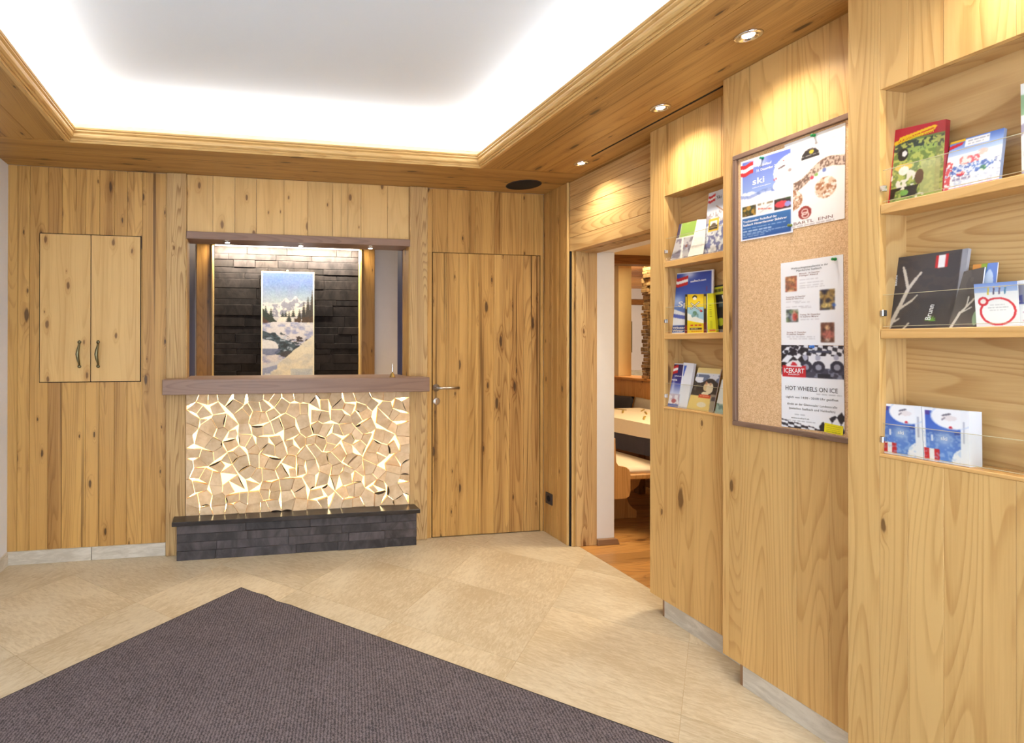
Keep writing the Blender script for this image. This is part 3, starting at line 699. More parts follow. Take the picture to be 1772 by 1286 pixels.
def letters(o, sh, items, mat, off=.0007, curl=None, name='lettering'):
    """items: (text, s0, baseline t, s1 or None, cap height in t, rotation deg, bold)"""
    V, Fc = [], []; loc = wloc(o); hgt = (sh.c[3]-sh.c[0]).length; wid = (sh.c[1]-sh.c[0]).length
    for it in items:
        s, s0, t0, s1, cap = it[:5]; rot = it[5] if len(it) > 5 else 0; bold = it[6] if len(it) > 6 else 0
        v, f = text_mesh(s, bold)
        if not v: continue
        xmax = max(p[0] for p in v) or 1; k = cap*hgt/.70; kx = k if s1 is None else (s1-s0)*wid/xmax
        ca, sa = math.cos(math.radians(rot)), math.sin(math.radians(rot)); b = len(V)
        for p in v:
            x, y = p[0]*kx, p[1]*k; x, y = x*ca-y*sa, x*sa+y*ca; u_, v_ = s0+x/wid, t0-y/hgt
            V.append(tuple(sh.at(u_, v_, off+(curl(np.array(u_), np.array(v_)) if curl else 0))-loc))
        Fc += [tuple(i+b for i in q) for q in f]
    me = D.meshes.new(name); me.from_pydata(V, [], Fc); me.update()
    ch = D.objects.new(name, me); COL.objects.link(ch); me.materials.append(mat); ch.parent = o; ch['kind'] = 'stuff'; return ch
def quad(ax, val, px): return Sheet(*[on(ax, val, *p) for p in px])
def lean(A, px, dt, db):
    """sheet leaning in a niche: top edge dt and foot db behind the panel face A"""
    return Sheet(on(0, A+dt, *px[0]), on(0, A+dt, *px[1]), on(0, A+db, *px[2]), on(0, A+db, *px[3]))

# ---- painting of a snowy stream
c = Canvas(130, 262, (150, 160, 180)); t_ = c.t; s_ = c.s
c.grad(0, 0, 1, .36, (58, 84, 140), (182, 188, 190)); n = c.noise(9, 14, 4); c.put((t_ < .36)*(n-.35)*.5, (120, 112, 160))
c.put((t_ < .36)*np.clip((t_-.14)/.2, 0, 1)*.35, (206, 204, 196))
ridge = .285+.06*(c.noise(5, 1, 4)[0][None, :]-.5)-.035*np.exp(-((s_-.46)/.05)**2)-.045*np.exp(-((s_-.64)/.06)**2)
c.under(ridge, (196, 192, 196)); n2 = c.noise(12, 26, 4); c.put((t_ > ridge+.01)*(n2 > .52)*((t_ < .42)), (138, 138, 156), .75)
c.put((t_ > ridge+.035)*(n2 < .45), (226, 216, 206), .8)
tl = .33+.13*s_/.30+.03*(c.noise(16, 2, 3)-.5); c.put((t_ > tl)*(s_ < .34)*(t_ < .50), (58, 66, 54)); c.put((t_ > tl+.07)*(s_ < .42)*(t_ < .52)*(c.noise(20, 30, 2) > .42), (98, 64, 46))
for x0, b0, h0, w0 in ((.52, .47, .10, .06), (.60, .42, .07, .05), (.72, .44, .09, .06), (.80, .44, .16, .07), (.88, .43, .20, .08), (.96, .44, .27, .09), (.40, .42, .05, .04), (.46, .42, .05, .04), (.35, .54, .06, .05), (.18, .42, .08, .05), (.08, .42, .10, .05)):
    wd = np.abs(s_-x0)+.012*np.sin(t_*420); c.put((t_ > b0-h0)*(t_ < b0)*(wd < w0*(t_-(b0-h0))/h0*.8), (44+int(30*x0), 62, 60))
c.put((s_ > .62)*(t_ > .40+.03*n2)*(t_ < .47)*(c.noise(24, 40, 2) > .4), (92, 68, 50))
c.put((t_ > .47+.05*np.sin(s_*6+2)*.4)*(t_ > .465), (214, 208, 212)); n3 = c.noise(8, 30, 4); c.put((t_ > .47)*np.clip((n3-.5)*5, 0, 1)*.65, (138, 146, 188))
for p, q, wd in (((.0, .58), (.22, .62), .07), ((.22, .60), (.36, .66), .07), ((.3, .66), (.55, .70), .10), ((.5, .71), (.72, .74), .09), ((.3, .74), (.6, .755), .06)):
    c.line(p, q, wd, (84, 100, 112))
n4 = c.noise(16, 50, 3); c.put((t_ > .56)*(t_ < .78)*(n4 > .58)*(np.abs(t_-.55-.28*s_) < .09), (56, 66, 78), .8); c.put((t_ > .6)*(t_ < .78)*(n4 < .36)*(np.abs(t_-.55-.28*s_) < .08), (196, 202, 214), .7)
c.ell(.12, .70, .20, .065, (222, 220, 224)); c.put((((s_-.16)/.2)**2+((t_-.725)/.05)**2 < 1)*(t_ > .715), (120, 128, 160), .8)
c.put((((s_-.74)/.16)**2+((t_-.625)/.025)**2 < 1)*(n4 > .4), (84, 74, 80)); c.ell(.48, .765, .13, .028, (88, 84, 92))
c.put((t_ > .88-.14*s_-.02*n3)*(s_ < .62), (206, 206, 216)); c.put((t_ > .9-.12*s_)*(s_ < .5)*(n3 > .5), (140, 150, 188), .7)
dia = 1.0-.42*s_**.9+.02*(n3-.5)+.035*(s_ < .3); c.put(t_ > dia-.0, (222, 214, 200)); c.put((t_ > dia)*np.clip((c.noise(6, 18, 4)-.45)*4, 0, 1)*.5, (186, 186, 192)); c.put((t_ > .9)*(s_ > .55)*.45, (164, 178, 206))
c.a = 255*(c.a/255)**1.35*.92; c.a += (c.noise(60, 120, 2)[..., None]-.5)*26
for e0 in ((0, 0, .022, 1), (.978, 0, 1, 1), (0, 0, 1, .011)): c.rect(*e0, (206, 198, 178))
sh = Sheet((-1.993, 1.165, 1.993), (-1.528, 1.165, 1.993), (-1.528, 1.165, 1.045), (-1.993, 1.165, 1.045))
pa = make_sheet('painting', 'tall painting of a snowy mountain stream hanging on the slate wall', 'painting', sh, c, .02, mat='canvas', side=(214, 204, 180))
lathe('hanger', [(.010, 0), (.010, -.004), (.003, -.006)], (-1.765, 1.175, 2.0), M['brass'], pa, 12, 'y')

# ---- cork board with notices
cy0, cy1, cz0, cz1 = -2.285, -1.7856, 1.033, 2.113
ck = empty('cork_board', (A2, -2.03, cz0), 'brown framed cork notice board on the middle pine panel', 'notice board')
box('cork_sheet', A2-.008, A2-.001, cy0, cy1-.014, cz0+.014, cz1-.014, M['cork'], ck)
for a in ((cy0, cy1, cz0, cz0+.019), (cy0, cy1, cz1-.019, cz1)): box('frame_rail', A2-.02, A2-.001, a[0], a[1], a[2], a[3], M['brown'], ck, 'y', .002, .8)
box('frame_stile', A2-.02, A2-.001, cy1-.017, cy1, cz0+.019, cz1-.019, M['brown'], ck, 'z', .002, .8)
box('frame_stile', A2-.02, A2-.001, cy0+.008, cy0+.020, cz0+.019, cz1-.019, M['brown'], ck, 'z', .002, .8)
XP = A2-.0095
def notice(name, label, px, cv, off=0., th=.0006): 
    sh = quad(0, XP-off, px); return make_sheet(name, label, 'poster', sh, cv, th, 'notices on the cork board'), sh
# wine house poster (white), partly under the ski poster
c = Canvas(100, 140, (246, 243, 240))
c.put(((c.s-.45)/.155)**2+((c.t-.24)/.105)**2 < 1, (250, 250, 250)); c.put((((c.s-.45)/.15)**2+((c.t-.24)/.10)**2 < 1)*(c.t < .25), (48, 40, 38)); c.ell(.47, .185, .04, .022, (196, 178, 60))
band = np.abs(c.t-(.48-.16*(c.s-.2))-.05*np.sin(c.s*7)); nb = c.noise(40, 60, 3)
c.put((band < .055)*(c.s > .16), (214, 190, 172)); c.put((band < .05)*(c.s > .16)*(nb > .5), (120, 92, 78)); c.ell(.48, .475, .03, .018, (206, 70, 90)); c.ell(.68, .43, .035, .022, (116, 130, 190)); c.ell(.55, .455, .03, .016, (140, 176, 96))
for cx_, cy_, rs, rt2 in ((.12, .68, .20, .12), (.70, .62, .175, .115)):
    m_ = ((c.s-cx_)/rs)**2+((c.t-cy_)/rt2)**2 < 1; c.put(m_, (222, 190, 160)); c.put(m_*(c.noise(30, 44, 3) > .5), (168, 112, 76)); c.put(m_*(c.noise(30, 40, 2) > .62), (240, 230, 220))
c.ell(.36, .845, .115, .072, (150, 52, 44)); c.ring(.36, .835, .05, .03, .22, (232, 206, 196)); c.ring(.37, .87, .055, .03, .22, (232, 206, 196))
c.rect(.0, .91, .03, .93, (200, 30, 40)); c.rect(.0, .955, .03, .975, (200, 30, 40))
c.words(.30, .225, .60, .012, (226, 222, 214), .8); c.words(.34, .275, .57, .008, (120, 116, 110), .6); c.words(.10, .115, .86, .012, (206, 186, 180), .6); c.words(.2, .16, .8, .008, (214, 196, 190), .6); c.words(.14, .99, .84, .008, (170, 150, 146), .6)
px = [(1357.5, 251), (1463, 212), (1461.5, 378), (1371, 396.5)]; px[3] = (1357.5, 399)
o, sh = notice('wine_poster', 'white poster with round brown photos at the top right of the cork board', px, c)
letters(o, sh, [('BARTL  ENN', .16, .965, .82, .034, 0, 0)], M['inkbrown'])
# ski night poster
c = Canvas(90, 128, (240, 240, 246)); S0, T0, S1, T1 = .03, .02, .97, .985
c.grad(S0, T0, S1, .48, (92, 108, 190), (150, 172, 222)); c.put((c.t < .12)*np.exp(-((c.s-.35)/.14)**2)*(c.t > T0)*.8, (236, 240, 250))
c.flag(-.0, .05, .26, .19)
mountains(c, S0, .36, S1, .50, (120, 140, 196), (228, 232, 244)); c.put((c.t > .47)*(c.t < .55), (240, 240, 246)); c.put((np.abs(c.t-.45-.02*np.sin(c.s*9)) < .02)*(c.s < .7), (104, 124, 190), .6)
c.put((((c.s-1.02)/.36)**2+((c.t-.27)/.19)**2 < 1)*(c.s < S1), (244, 240, 240)); c.put((((c.s-1.0)/.36)**2+((c.t-.42)/.10)**2 < 1)*(c.s < S1), (242, 238, 240))
c.ell(.80, .215, .05, .008, (96, 86, 96)); c.ell(.95, .27, .035, .018, (110, 90, 90)); c.ell(.685, .335, .028, .018, (206, 40, 50)); c.ell(.84, .14, .02, .008, (208, 90, 90)); c.ell(.82, .30, .12, .04, (238, 208, 200), .7); c.put(((c.s-.84)/.17)**2+((c.t-.235)/.07)**2 < 1, (240, 222, 216), .5); c.line((.75, .22), (.86, .20), .012, (90, 76, 84)); c.put((np.abs(((c.s-1.02)/.36)**2+((c.t-.27)/.19)**2-1) < .06)*(c.s < S1), (206, 212, 236))
for a, bcol in ((.03, 0), (.34, 1), (.67, 2)):
    if bcol == 0: c.rect(a, .575, a+.28, .705, (54, 44, 34)); c.blobs(a, .58, a+.28, .70, [(196, 150, 60), (110, 90, 40), (60, 70, 40)], 26, .04)
    if bcol == 1: c.rect(a, .575, a+.30, .705, (240, 232, 228)); c.blobs(a, .58, a+.30, .60, [(150, 130, 100)], 12, .03); c.line((a+.02, .64), (a+.28, .67), .008, (206, 80, 60)); c.line((a+.05, .69), (a+.26, .62), .006, (170, 170, 176))
    if bcol == 2: c.rect(a, .575, a+.30, .705, (66, 40, 40)); c.ell(a+.13, .645, .12, .04, (216, 70, 80)); c.ell(a+.24, .655, .06, .03, (150, 150, 214)); c.blobs(a, .58, a+.3, .6, [(60, 80, 50), (40, 60, 40)], 12, .03)
c.grad(S0, .725, S1, T1, (60, 112, 170), (44, 84, 148))
for tt, e in ((.862, .88), (.895, .62), (.92, .93), (.94, .6), (.96, .5)): c.words(.05, tt, e, .009, (214, 226, 242), .8)
px = [(1282, 280.5), (1371.5, 252), (1372, 402), (1282, 418)]
o, sh = notice('ski_poster', 'blue ski night poster with white face at the top left of the cork board', px, c, .0012)
letters(o, sh, [('Fackellauf', .36, .130, .62, .030, 0, .5), ('31. Dezember 2014', .32, .185, .78, .030, 0, .5), ('ski', .24, .33, .48, .075, 0, .8), ('saalbach hinterglemm', .24, .375, .60, .016)], M['inkw'])
letters(o, sh, [('Traditioneller Fackellauf der', .05, .78, .72, .026, 0, 1), ('Saalbach Hinterglemmer Skilehrer', .05, .822, .90, .026, 0, 1)], M['inkw'], name='event_text')
# church service notice
c = Canvas(90, 128, (244, 242, 243))
def pic(s0, t0, s1, t1, base, cols, n=30, r=.05): c.rect(s0, t0, s1, t1, base); c.blobs(s0, t0, s1, t1, cols, n, r)
pic(.08, .17, .28, .36, (206, 128, 82), [(226, 166, 110), (180, 84, 60), (140, 96, 78), (230, 180, 130)])
pic(.64, .37, .88, .60, (66, 54, 60), [(150, 116, 60), (196, 160, 90), (60, 66, 60), (40, 40, 60)]); c.ell(.74, .55, .07, .03, (222, 196, 120)); c.ell(.86, .55, .025, .03, (60, 96, 176))
pic(.09, .57, .30, .73, (70, 80, 74), [(120, 140, 96), (60, 70, 90), (190, 190, 190)]); c.ell(.24, .66, .045, .05, (206, 84, 74)); c.ell(.23, .605, .025, .02, (214, 170, 140))
pic(.66, .74, .87, .965, (92, 58, 44), [(120, 74, 54), (70, 44, 40)]); c.ell(.76, .80, .035, .03, (226, 186, 140)); c.ell(.77, .88, .09, .05, (190, 110, 96)); c.ell(.76, .94, .04, .018, (214, 190, 170)); sm = soften(c.a, 4); mk_ = np.abs(c.a-np.array((244., 242., 243.))).max(-1, keepdims=True) > 3; c.a = np.where(mk_, sm*.85+c.a*.15, c.a); c.put((mk_[..., 0])*(c.noise(44, 60, 2) > .58), (60, 44, 40), .35)
for x0, tt, e in ((.32, .235, .63), (.32, .27, .70), (.32, .305, .71), (.32, .33, .72), (.09, .482, .34), (.24, .502, .50), (.09, .545, .50), (.34, .566, .51), (.33, .70, .64), (.10, .905, .57), (.14, .93, .57)): c.words(x0, tt, e, .008, (176, 168, 170), .6)
px = [(1351, 456), (1459, 440), (1460, 598), (1352, 597)]
o, sh = notice('church_notice', 'white church service notice with four small pictures in the middle of the cork board', px, c)
letters(o, sh, [('Weihnachtsgottesdienste in der', .18, .095, .78, .024), ('Pfarrkirche Saalbach', .27, .128, .68, .024)], M['ink'])
fp = []
for t0, hd, sub, x0 in ((.165, 'Mittwoch,   24. Dezember', 'Heiliger Abend', .32), (.43, 'Donnerstag, 25. Dezember', 'Hochfest der Geburt Christi', .09), (.65, 'Freitag, 26. Dezember', 'Hl. Stephanus, Märtyrer', .33), (.855, 'Samstag, 27. Dezember', 'Hl. Johannes, Evangelist', .10)):
    fp += [(hd, x0, t0, x0+.33, .017, 0, .4), (sub, x0, t0+.024, x0+.30, .017, 0, .4)]
letters(o, sh, fp, M['inkbrown'], name='fine_print')
# kart poster
c = Canvas(96, 130, (240, 241, 246)); ch_ = lambda fs, ft: ((np.floor(fs)+np.floor(ft)) % 2 == 0)
top = c.t < .39
c.put(top, (232, 232, 238)); w1 = ch_((c.s*.9+c.t*1.1)*9, (c.t*1.2-c.s*.55)*8+.6*np.sin(c.s*7)); c.put(top*w1*(c.t < .30)*(c.s < .46), (36, 32, 40)); c.put(top*ch_(c.s*13+c.t*4, c.t*22-c.s*4)*(c.t < .12), (44, 40, 50))
c.put(top*(c.t > .27), (70, 70, 86)); c.put(top*(c.t > .27)*(c.noise(16, 20, 3) > .55), (126, 130, 150)); c.put(top*(c.t > .33)*(c.noise(14, 20, 2) > .6), (40, 40, 52))
for cx_, cy_ in ((.42, .20), (.62, .20), (.90, .19)):
    c.ell(cx_, cy_+.055, .10, .07, (50, 50, 66)); c.ell(cx_-.01, cy_-.055, .042, .034, (176, 176, 196)); c.ell(cx_, cy_+.06, .05, .035, (150, 152, 168))
c.rect(.45, .06, .82, .085, (70, 72, 92)); c.put((c.t > .385), (241, 242, 246)); c.put((c.t > .36)*(c.t < .39)*(c.s < .1), (241, 242, 246))
c.rect(.02, .25, .415, .385, (204, 40, 50)); c.poly([(.08, .26), (.13, .205), (.20, .18), (.27, .185), (.33, .225), (.36, .26)], (232, 228, 232)); c.poly([(.16, .245), (.20, .2), (.25, .215), (.28, .25)], (204, 40, 50)); c.rect(.02, .366, .415, .372, (240, 240, 240))
c.put((c.t > 1.15-.42*c.s+.02)*(c.s > .62)*ch_((c.s*.9-c.t*.7)*9, (c.s+c.t)*7), (40, 36, 44)); c.put((c.t > .90+.12*c.s)*(c.s < .7)*ch_(c.s*9, c.t*34-c.s*4), (44, 40, 48))
c.words(.23, .842, .40, .008, (130, 130, 134)); c.words(.10, .915, .56, .008, (130, 130, 134)); c.words(.58, .575, .97, .007, (130, 130, 134)); c.words(.26, .965, .5, .006, (160, 160, 164))
px = [(1352, 597), (1460, 598.5), (1461.5, 751), (1352.5, 738)]
o, sh = notice('kart_poster', 'ice kart poster with chequered flags at the bottom of the cork board', px, c, .0012)
letters(o, sh, [('ICEKART', .045, .335, .395, .055, 0, .8), ('SAALBACH', .12, .362, .31, .018, 0, .5)], M['inkw'])
letters(o, sh, [('HOT WHEELS ON ICE', .07, .545, .91, .052, 0, .2)], M['ink'], name='title')
letters(o, sh, [('täglich von 14:00 - 20:00 Uhr geöffnet', .08, .64, .92, .026), ('direkt an der Glemmtaler Landesstraße', .10, .722, .90, .026), ('(zwischen Saalbach und Viehhofen)', .13, .775, .87, .026), ('www.icekart.at', .17, .885, .47, .020)], M['ink'], name='body_text')
c = Canvas(40, 28, (236, 222, 30)); [c.words(.12, tt, .88, .05, (110, 104, 20), .7) for tt in (.26, .48, .68, .88)]; px = [(1427, 731.5), (1459.5, 738), (1458.5, 754), (1426, 747.5)]
o, sh = notice('yellow_note', 'small bright yellow note at the foot of the kart poster', px, c, .0022)
for k, (u, v, col, wd) in enumerate(((1319.7, 273.5, (30, 128, 96), 'green push pin at the top of the blue ski poster'), (1408.6, 234.5, (36, 140, 76), 'green push pin at the top of the white wine poster'), (1445, 448.5, (30, 130, 60), 'green push pin at the top right of the church notice'), (1406.5, 600, (60, 120, 206), 'blue push pin at the top of the kart poster'), (1368.5, 390, (120, 130, 60), 'olive push pin at the lower right of the ski poster'))):
    p = on(0, XP-.003, u, v); pm = plain(f'pin_{k}', col, .3)
    o = lathe('push_pin', [(.0035, .003), (.0055, .001), (.0052, -.002), (.003, -.004), (.0036, -.008), (.005, -.010), (.004, -.0115)], p, pm, None, 14, 'x'); tag(o, wd, 'push pin', 'pins on the cork board')
# ================================================================== brochure racks
def rack(label, A, y0, y1, z0, z1, shelves, guards, depth=.098, clips=()):
    r = empty('brochure_rack', (A, (y0+y1)/2, z0), label, 'brochure rack')
    B = A+depth
    box('back_panel', B, B+.012, y1, y0, z0, z1, M['niche'], r, 'y', 0, .95)
    for a, b in ((y0, y0+.001), (y1-.001, y1)):
        box('side_panel', A+.023, B, a, b, z0, z1, M['niche'], r, 'z', 0, .97)
    box('top_panel', A+.023, B, y1, y0, z1-.001, z1+.012, M['niche'], r, 'y', 0, .9)
    box('bottom_ledge', A-.002, B, y1+.0005, y0-.0005, z0-.010, z0, M['shelf'], r, 'y', .001, 1.05)
    for zt in shelves: box('shelf', A+.001, B, y1+.001, y0-.001, zt-.028, zt, M['shelf'], r, 'y', .0015)
    for za, zb in guards:
        g = box('guard', A+.006, A+.0085, y1+.002, y0-.004, za, zb, M['acrylic'], r)
        box('guard_edge', A+.0058, A+.0087, y1+.002, y0-.004, zb-.0006, zb+.0008, M['acredge'], g); box('guard_edge', A+.0058, A+.0087, y1+.002, y0-.004, za-.0006, za+.0006, M['acredge'], g)
        zc = za+(zb-za)*.42
        box('clip', A-.002, A+.014, y0-.010, y0-.001, zc-.009, zc+.009, M['chrome'], g, 'z', .0015)
    return r
za1, zb1, za3, zb3 = 1.768, 1.411, 1.768, 1.402
rack('narrow recessed brochure rack with three tiers beside the doorway', A1, -1.269, -1.70, 1.049, 2.095, (za1, zb1), ((za1+.004, za1+.115), (zb1+.012, zb1+.13), (1.056, 1.165)))
rack('wide recessed brochure rack with three tiers in the nearest panel', A3, -2.371, -3.4, 1.037, 2.107, (za3, zb3), ((za3+.008, za3+.10), (zb3+.008, zb3+.10), (1.044, 1.125)))

def brochure(name, label, A, px, cv, dt=.06, db=.02, th=.003, curl=None, side=(232, 232, 236), group='brochures in the racks'):
    sh = lean(A, px, dt, db)
    zs_ = min((za1, zb1, 1.049) if A == A1 else (za3, zb3, 1.037), key=lambda z_: abs(z_-sh.c[3].z))   # foot rests on its shelf
    for q in (sh.c[2], sh.c[3]): q.z = zs_+.0005+(.004 if curl else 0)
    return make_sheet(name, label, 'brochure', sh, cv, th, group, curl, side=side), sh
# narrow rack, top tier
cu1 = lambda U, V: .012*V**2.2-.004
c = Canvas(40, 60, (190, 186, 192)); c.rect(0, 0, .16, .40, (72, 62, 86)); c.rect(.16, 0, 1, .40, (150, 182, 84)); c.put((c.noise(3, 4, 2) > .6)*(c.t < .4)*(c.s > .16), (176, 196, 110), .6); c.rect(.14, 0, .18, .42, (236, 234, 232)); c.rect(0, .39, 1, .42, (240, 238, 234))
c.put((c.t > .42)*(c.noise(6, 10, 3) > .5), (120, 112, 132), .8); c.put((np.abs(c.s-.38-.25*(c.t-.5)) < .05)*(c.t > .42), (240, 238, 236)); c.ell(.62, .66, .05, .04, (130, 80, 70))
brochure('curled_leaflet', 'curled grey and green leaflet at the left of the narrow rack top tier', A1, [(1174, 388), (1205, 381), (1200, 446), (1162, 449)], c, .050, .030, .0012, cu1)
c = Canvas(30, 60, (240, 236, 232)); [c.words(.12, tt, .85, .008, (200, 194, 190), .6) for tt in np.linspace(.2, .92, 22)]
brochure('white_leaflet', 'curled plain white leaflet in the narrow rack top tier', A1, [(1205, 380), (1221, 378.5), (1219, 444), (1192, 447)], c, .048, .022, .0012, cu1)
c = Canvas(50, 110, (206, 210, 222)); c.grad(0, 0, 1, .3, (214, 218, 226), (196, 204, 220)); c.flag(.02, .05, .42, .16); mountains(c, 0, .22, 1, .5, (150, 140, 150), (232, 230, 234)); c.put((c.t > .5)*(c.noise(8, 14, 3) > .5), (104, 110, 158), .9); c.put((c.t > .6)*(c.noise(9, 16, 3) > .62), (236, 238, 244)); c.line((.5, .24), (.95, .36), .02, (150, 110, 90))
c.rect(.16, .44, .68, .64, (222, 186, 60)); c.rect(.24, .47, .60, .56, (226, 226, 232)); c.rect(.2, .55, .62, .61, (70, 60, 50)); c.ell(.42, .54, .12, .03, (100, 84, 60))
o, sh = brochure('panorama_brochure', 'tall white cable car brochure leaning in the narrow rack top tier', A1, [(1226.5, 335), (1256, 325), (1254, 440), (1216, 445)], c, .07, .03, .004)
letters(o, sh, [('Ski', .50, .14, None, .055)], M['ink'])
# narrow rack, middle tier
c = Canvas(76, 120, (240, 240, 244)); c.grad(.04, .02, .96, .86, (40, 64, 158), (90, 134, 206)); c.put(np.exp(-((c.s-.42)/.16)**2-((c.t-.04)/.07)**2)*.8, (236, 242, 252)); c.put(np.exp(-((c.s-.15)/.16)**2-((c.t-.47)/.10)**2)*.7, (206, 224, 246)); c.flag(.03, .075, .40, .225)
c.put((c.t > .62+.06*c.s)*(c.t < .87), (90, 108, 190)); c.put((c.t > .60+.28*(c.s-.1))*(c.t < .87), (226, 230, 240)); c.put((np.abs(c.t-.72-.14*(c.s-.2)) < .03)*(c.s < .5), (84, 100, 184)); c.rect(.04, .87, .96, .985, (36, 72, 146)); c.rect(.84, .26, .87, .34, (120, 60, 110))
o, sh = brochure('blue_magazine', 'large blue ski magazine with red and white flag in the narrow rack', A1, [(1165.5, 474), (1234.5, 466), (1233, 577), (1158.5, 577.5)], c, .075, .045, .006)
letters(o, sh, [('saalbach.com', .46, .175, .84, .035, 2, 1), ('Spo', .18, .56, .58, .085, 0, 1)], M['inkw'])
letters(o, sh, [('Wintersport', .08, .925, .60, .035, 0, 1), ('Winter Sports', .08, .97, .60, .035, 0, 1)], M['inkw'], name='footer_lettering')
c = Canvas(60, 110, (232, 204, 30)); c.grad(.12, 0, .86, .35, (226, 186, 20), (240, 214, 60)); c.put((c.t > .34)*(c.s > .12)*(c.s < .86), (160, 200, 222)); c.put((c.t > .46+.25*c.s)*(c.s > .12)*(c.s < .86), (240, 240, 236)); c.put((c.t > .66+.12*c.s), (236, 206, 30))
c.rect(0, 0, .12, 1, (44, 36, 26)); c.rect(.03, .06, .09, .38, (232, 206, 40)); c.rect(0, .8, .12, 1, (120, 30, 36)); c.rect(.86, 0, 1, 1, (52, 40, 30)); c.rect(.89, .06, .97, .38, (222, 196, 40)); c.rect(.86, .74, 1, 1, (110, 30, 34))
c.ell(.46, .09, .11, .06, (60, 50, 30)); c.ell(.46, .115, .09, .04, (240, 232, 210)); c.line((.30, .24), (.78, .45), .035, (60, 52, 50)); c.line((.30, .24), (.78, .45), .02, (232, 228, 224)); c.line((.66, .21), (.28, .38), .035, (60, 52, 50)); c.line((.66, .21), (.28, .38), .02, (232, 228, 224)); c.ell(.75, .44, .045, .03, (206, 40, 44)); c.ell(.46, .50, .10, .06, (96, 140, 120)); c.put((((c.s-.5)/.2)**2+((c.t-.56)/.06)**2 < 1)*(c.noise(10, 14, 2) > .5), (120, 160, 170))
for x0 in (.26, .46, .64): c.rect(x0, .79, x0+.13, .82, (206, 44, 40))
c.rect(.24, .87, .78, .915, (60, 40, 30)); c.words(.28, .905, .6, .02, (236, 232, 220)); c.words(.3, .975, .8, .025, (206, 120, 30))
brochure('yellow_leaflet', 'yellow leaflet with crossed skis standing in the narrow rack', A1, [(1185.5, 509.5), (1223, 508.5), (1223, 576.5), (1185, 577)], c, .045, .022, .004)
c = Canvas(20, 100, (226, 222, 30)); [c.rect(.28, tt, .62, tt+.018, (150, 146, 20)) for tt in np.linspace(.3, .58, 6)]; c.rect(.2, .92, .9, .97, (214, 110, 30)); c.words(.3, .9, .6, .2, (180, 176, 20), .5)
brochure('lime_booklet', 'lime yellow booklet beside the crossed skis leaflet', A1, [(1223.5, 508), (1234, 507.5), (1240, 576.5), (1224.5, 576.5)], c, .05, .024, .012, side=(224, 220, 40))
c = Canvas(40, 90, (36, 32, 34)); c.rect(.08, .03, 1, .20, (196, 196, 40)); c.words(.12, .14, .95, .06, (60, 58, 20), .8); c.put((c.t > .34)*(c.t < .5)*(c.noise(4, 10, 2) > .45), (70, 92, 96)); c.line((.6, .24), (.8, .45), .05, (222, 216, 200)); c.ell(.42, .78, .26, .085, (176, 184, 40)); c.words(.1, .985, .9, .03, (230, 230, 230))
brochure('black_leaflet', 'black leaflet with yellow header at the right of the narrow rack', A1, [(1232, 496), (1262, 490), (1262, 577), (1237.5, 577)], c, .08, .048, .003)
# narrow rack, bottom tier
c = Canvas(40, 90, (238, 238, 242)); c.grad(.04, .02, .94, .45, (44, 30, 72), (52, 48, 130)); c.grad(.04, .45, .94, .72, (64, 84, 180), (206, 214, 236)); c.put((c.t > .70), (186, 172, 190)); c.put((c.t > .72)*(c.noise(5, 9, 2) > .55), (228, 224, 232)); c.ell(.62, .86, .16, .05, (176, 96, 100)); c.rect(.04, .93, .94, 1, (96, 116, 184)); c.put(np.exp(-((c.s-.42)/.1)**2-((c.t-.52)/.2)**2)*.6, (226, 232, 246)); c.flag(.0, .05, .60, .24)
o, sh = brochure('violet_leaflet', 'narrow violet and blue leaflet in the narrow rack bottom tier', A1, [(1162, 628.5), (1184, 629.5), (1173.5, 704.5), (1149, 701.5)], c, .06, .020, .003)
letters(o, sh, [('saalbach.com', .42, .30, .94, .025, 0, 1), ('events', .10, .40, .66, .05, 0, 1)], M['inkw'])
c = Canvas(30, 80, (232, 234, 242)); c.poly([(.12, .06), (.36, .06), (.16, .3), (.02, .32)], (60, 96, 190)); c.put(c.t > .97, (206, 208, 220))
brochure('white_booklet_stack', 'stack of white booklets beside the violet leaflet', A1, [(1183, 627.5), (1201, 629), (1188.5, 706.5), (1172.5, 704.5)], c, .062, .026, .014)
c = Canvas(60, 90, (226, 198, 120)); c.grad(0, 0, 1, .12, (230, 204, 130), (236, 214, 150)); c.put((c.t > .12)*(c.t < .66), (226, 230, 240)); c.put((c.t > .16)*(c.t < .35)*(c.noise(6, 10, 3) > .5), (110, 122, 150)); c.put((c.t > .30+.06*np.sin(c.s*7))*(c.t < .66), (54, 46, 44)); c.put((c.t > .36)*(c.t < .62)*(c.noise(9, 12, 3) > .62), (90, 80, 74)); c.put((c.t > .22)*(c.t < .30)*(c.s < .35), (240, 240, 244))
c.ell(.55, .44, .12, .10, (226, 200, 150)); c.ell(.70, .47, .14, .13, (238, 222, 190)); c.ell(.52, .35, .045, .035, (196, 140, 110)); c.ell(.70, .37, .045, .035, (206, 160, 124)); c.ell(.56, .60, .14, .05, (236, 222, 190)); c.rect(.34, .62, .80, .70, (206, 76, 40)); c.words(.40, .67, .74, .02, (240, 200, 170)); c.ell(.52, .86, .18, .06, (226, 216, 190)); c.poly([(.80, .60), (1, .60), (1, 1), (.86, 1)], (150, 140, 124)); c.poly([(.86, .66), (1, .66), (1, .74), (.85, .74)], (70, 66, 76))
brochure('yellow_guide', 'pale yellow guide with a couple in the snow in the narrow rack', A1, [(1209, 636), (1248, 638.5), (1233, 712.5), (1188, 706)], c, .07, .022, .004)
c = Canvas(20, 60, (228, 232, 232)); c.put(c.t > .72, (166, 196, 190)); c.put((c.t > .7)*(c.noise(3, 6, 2) > .6), (90, 120, 116), .7)
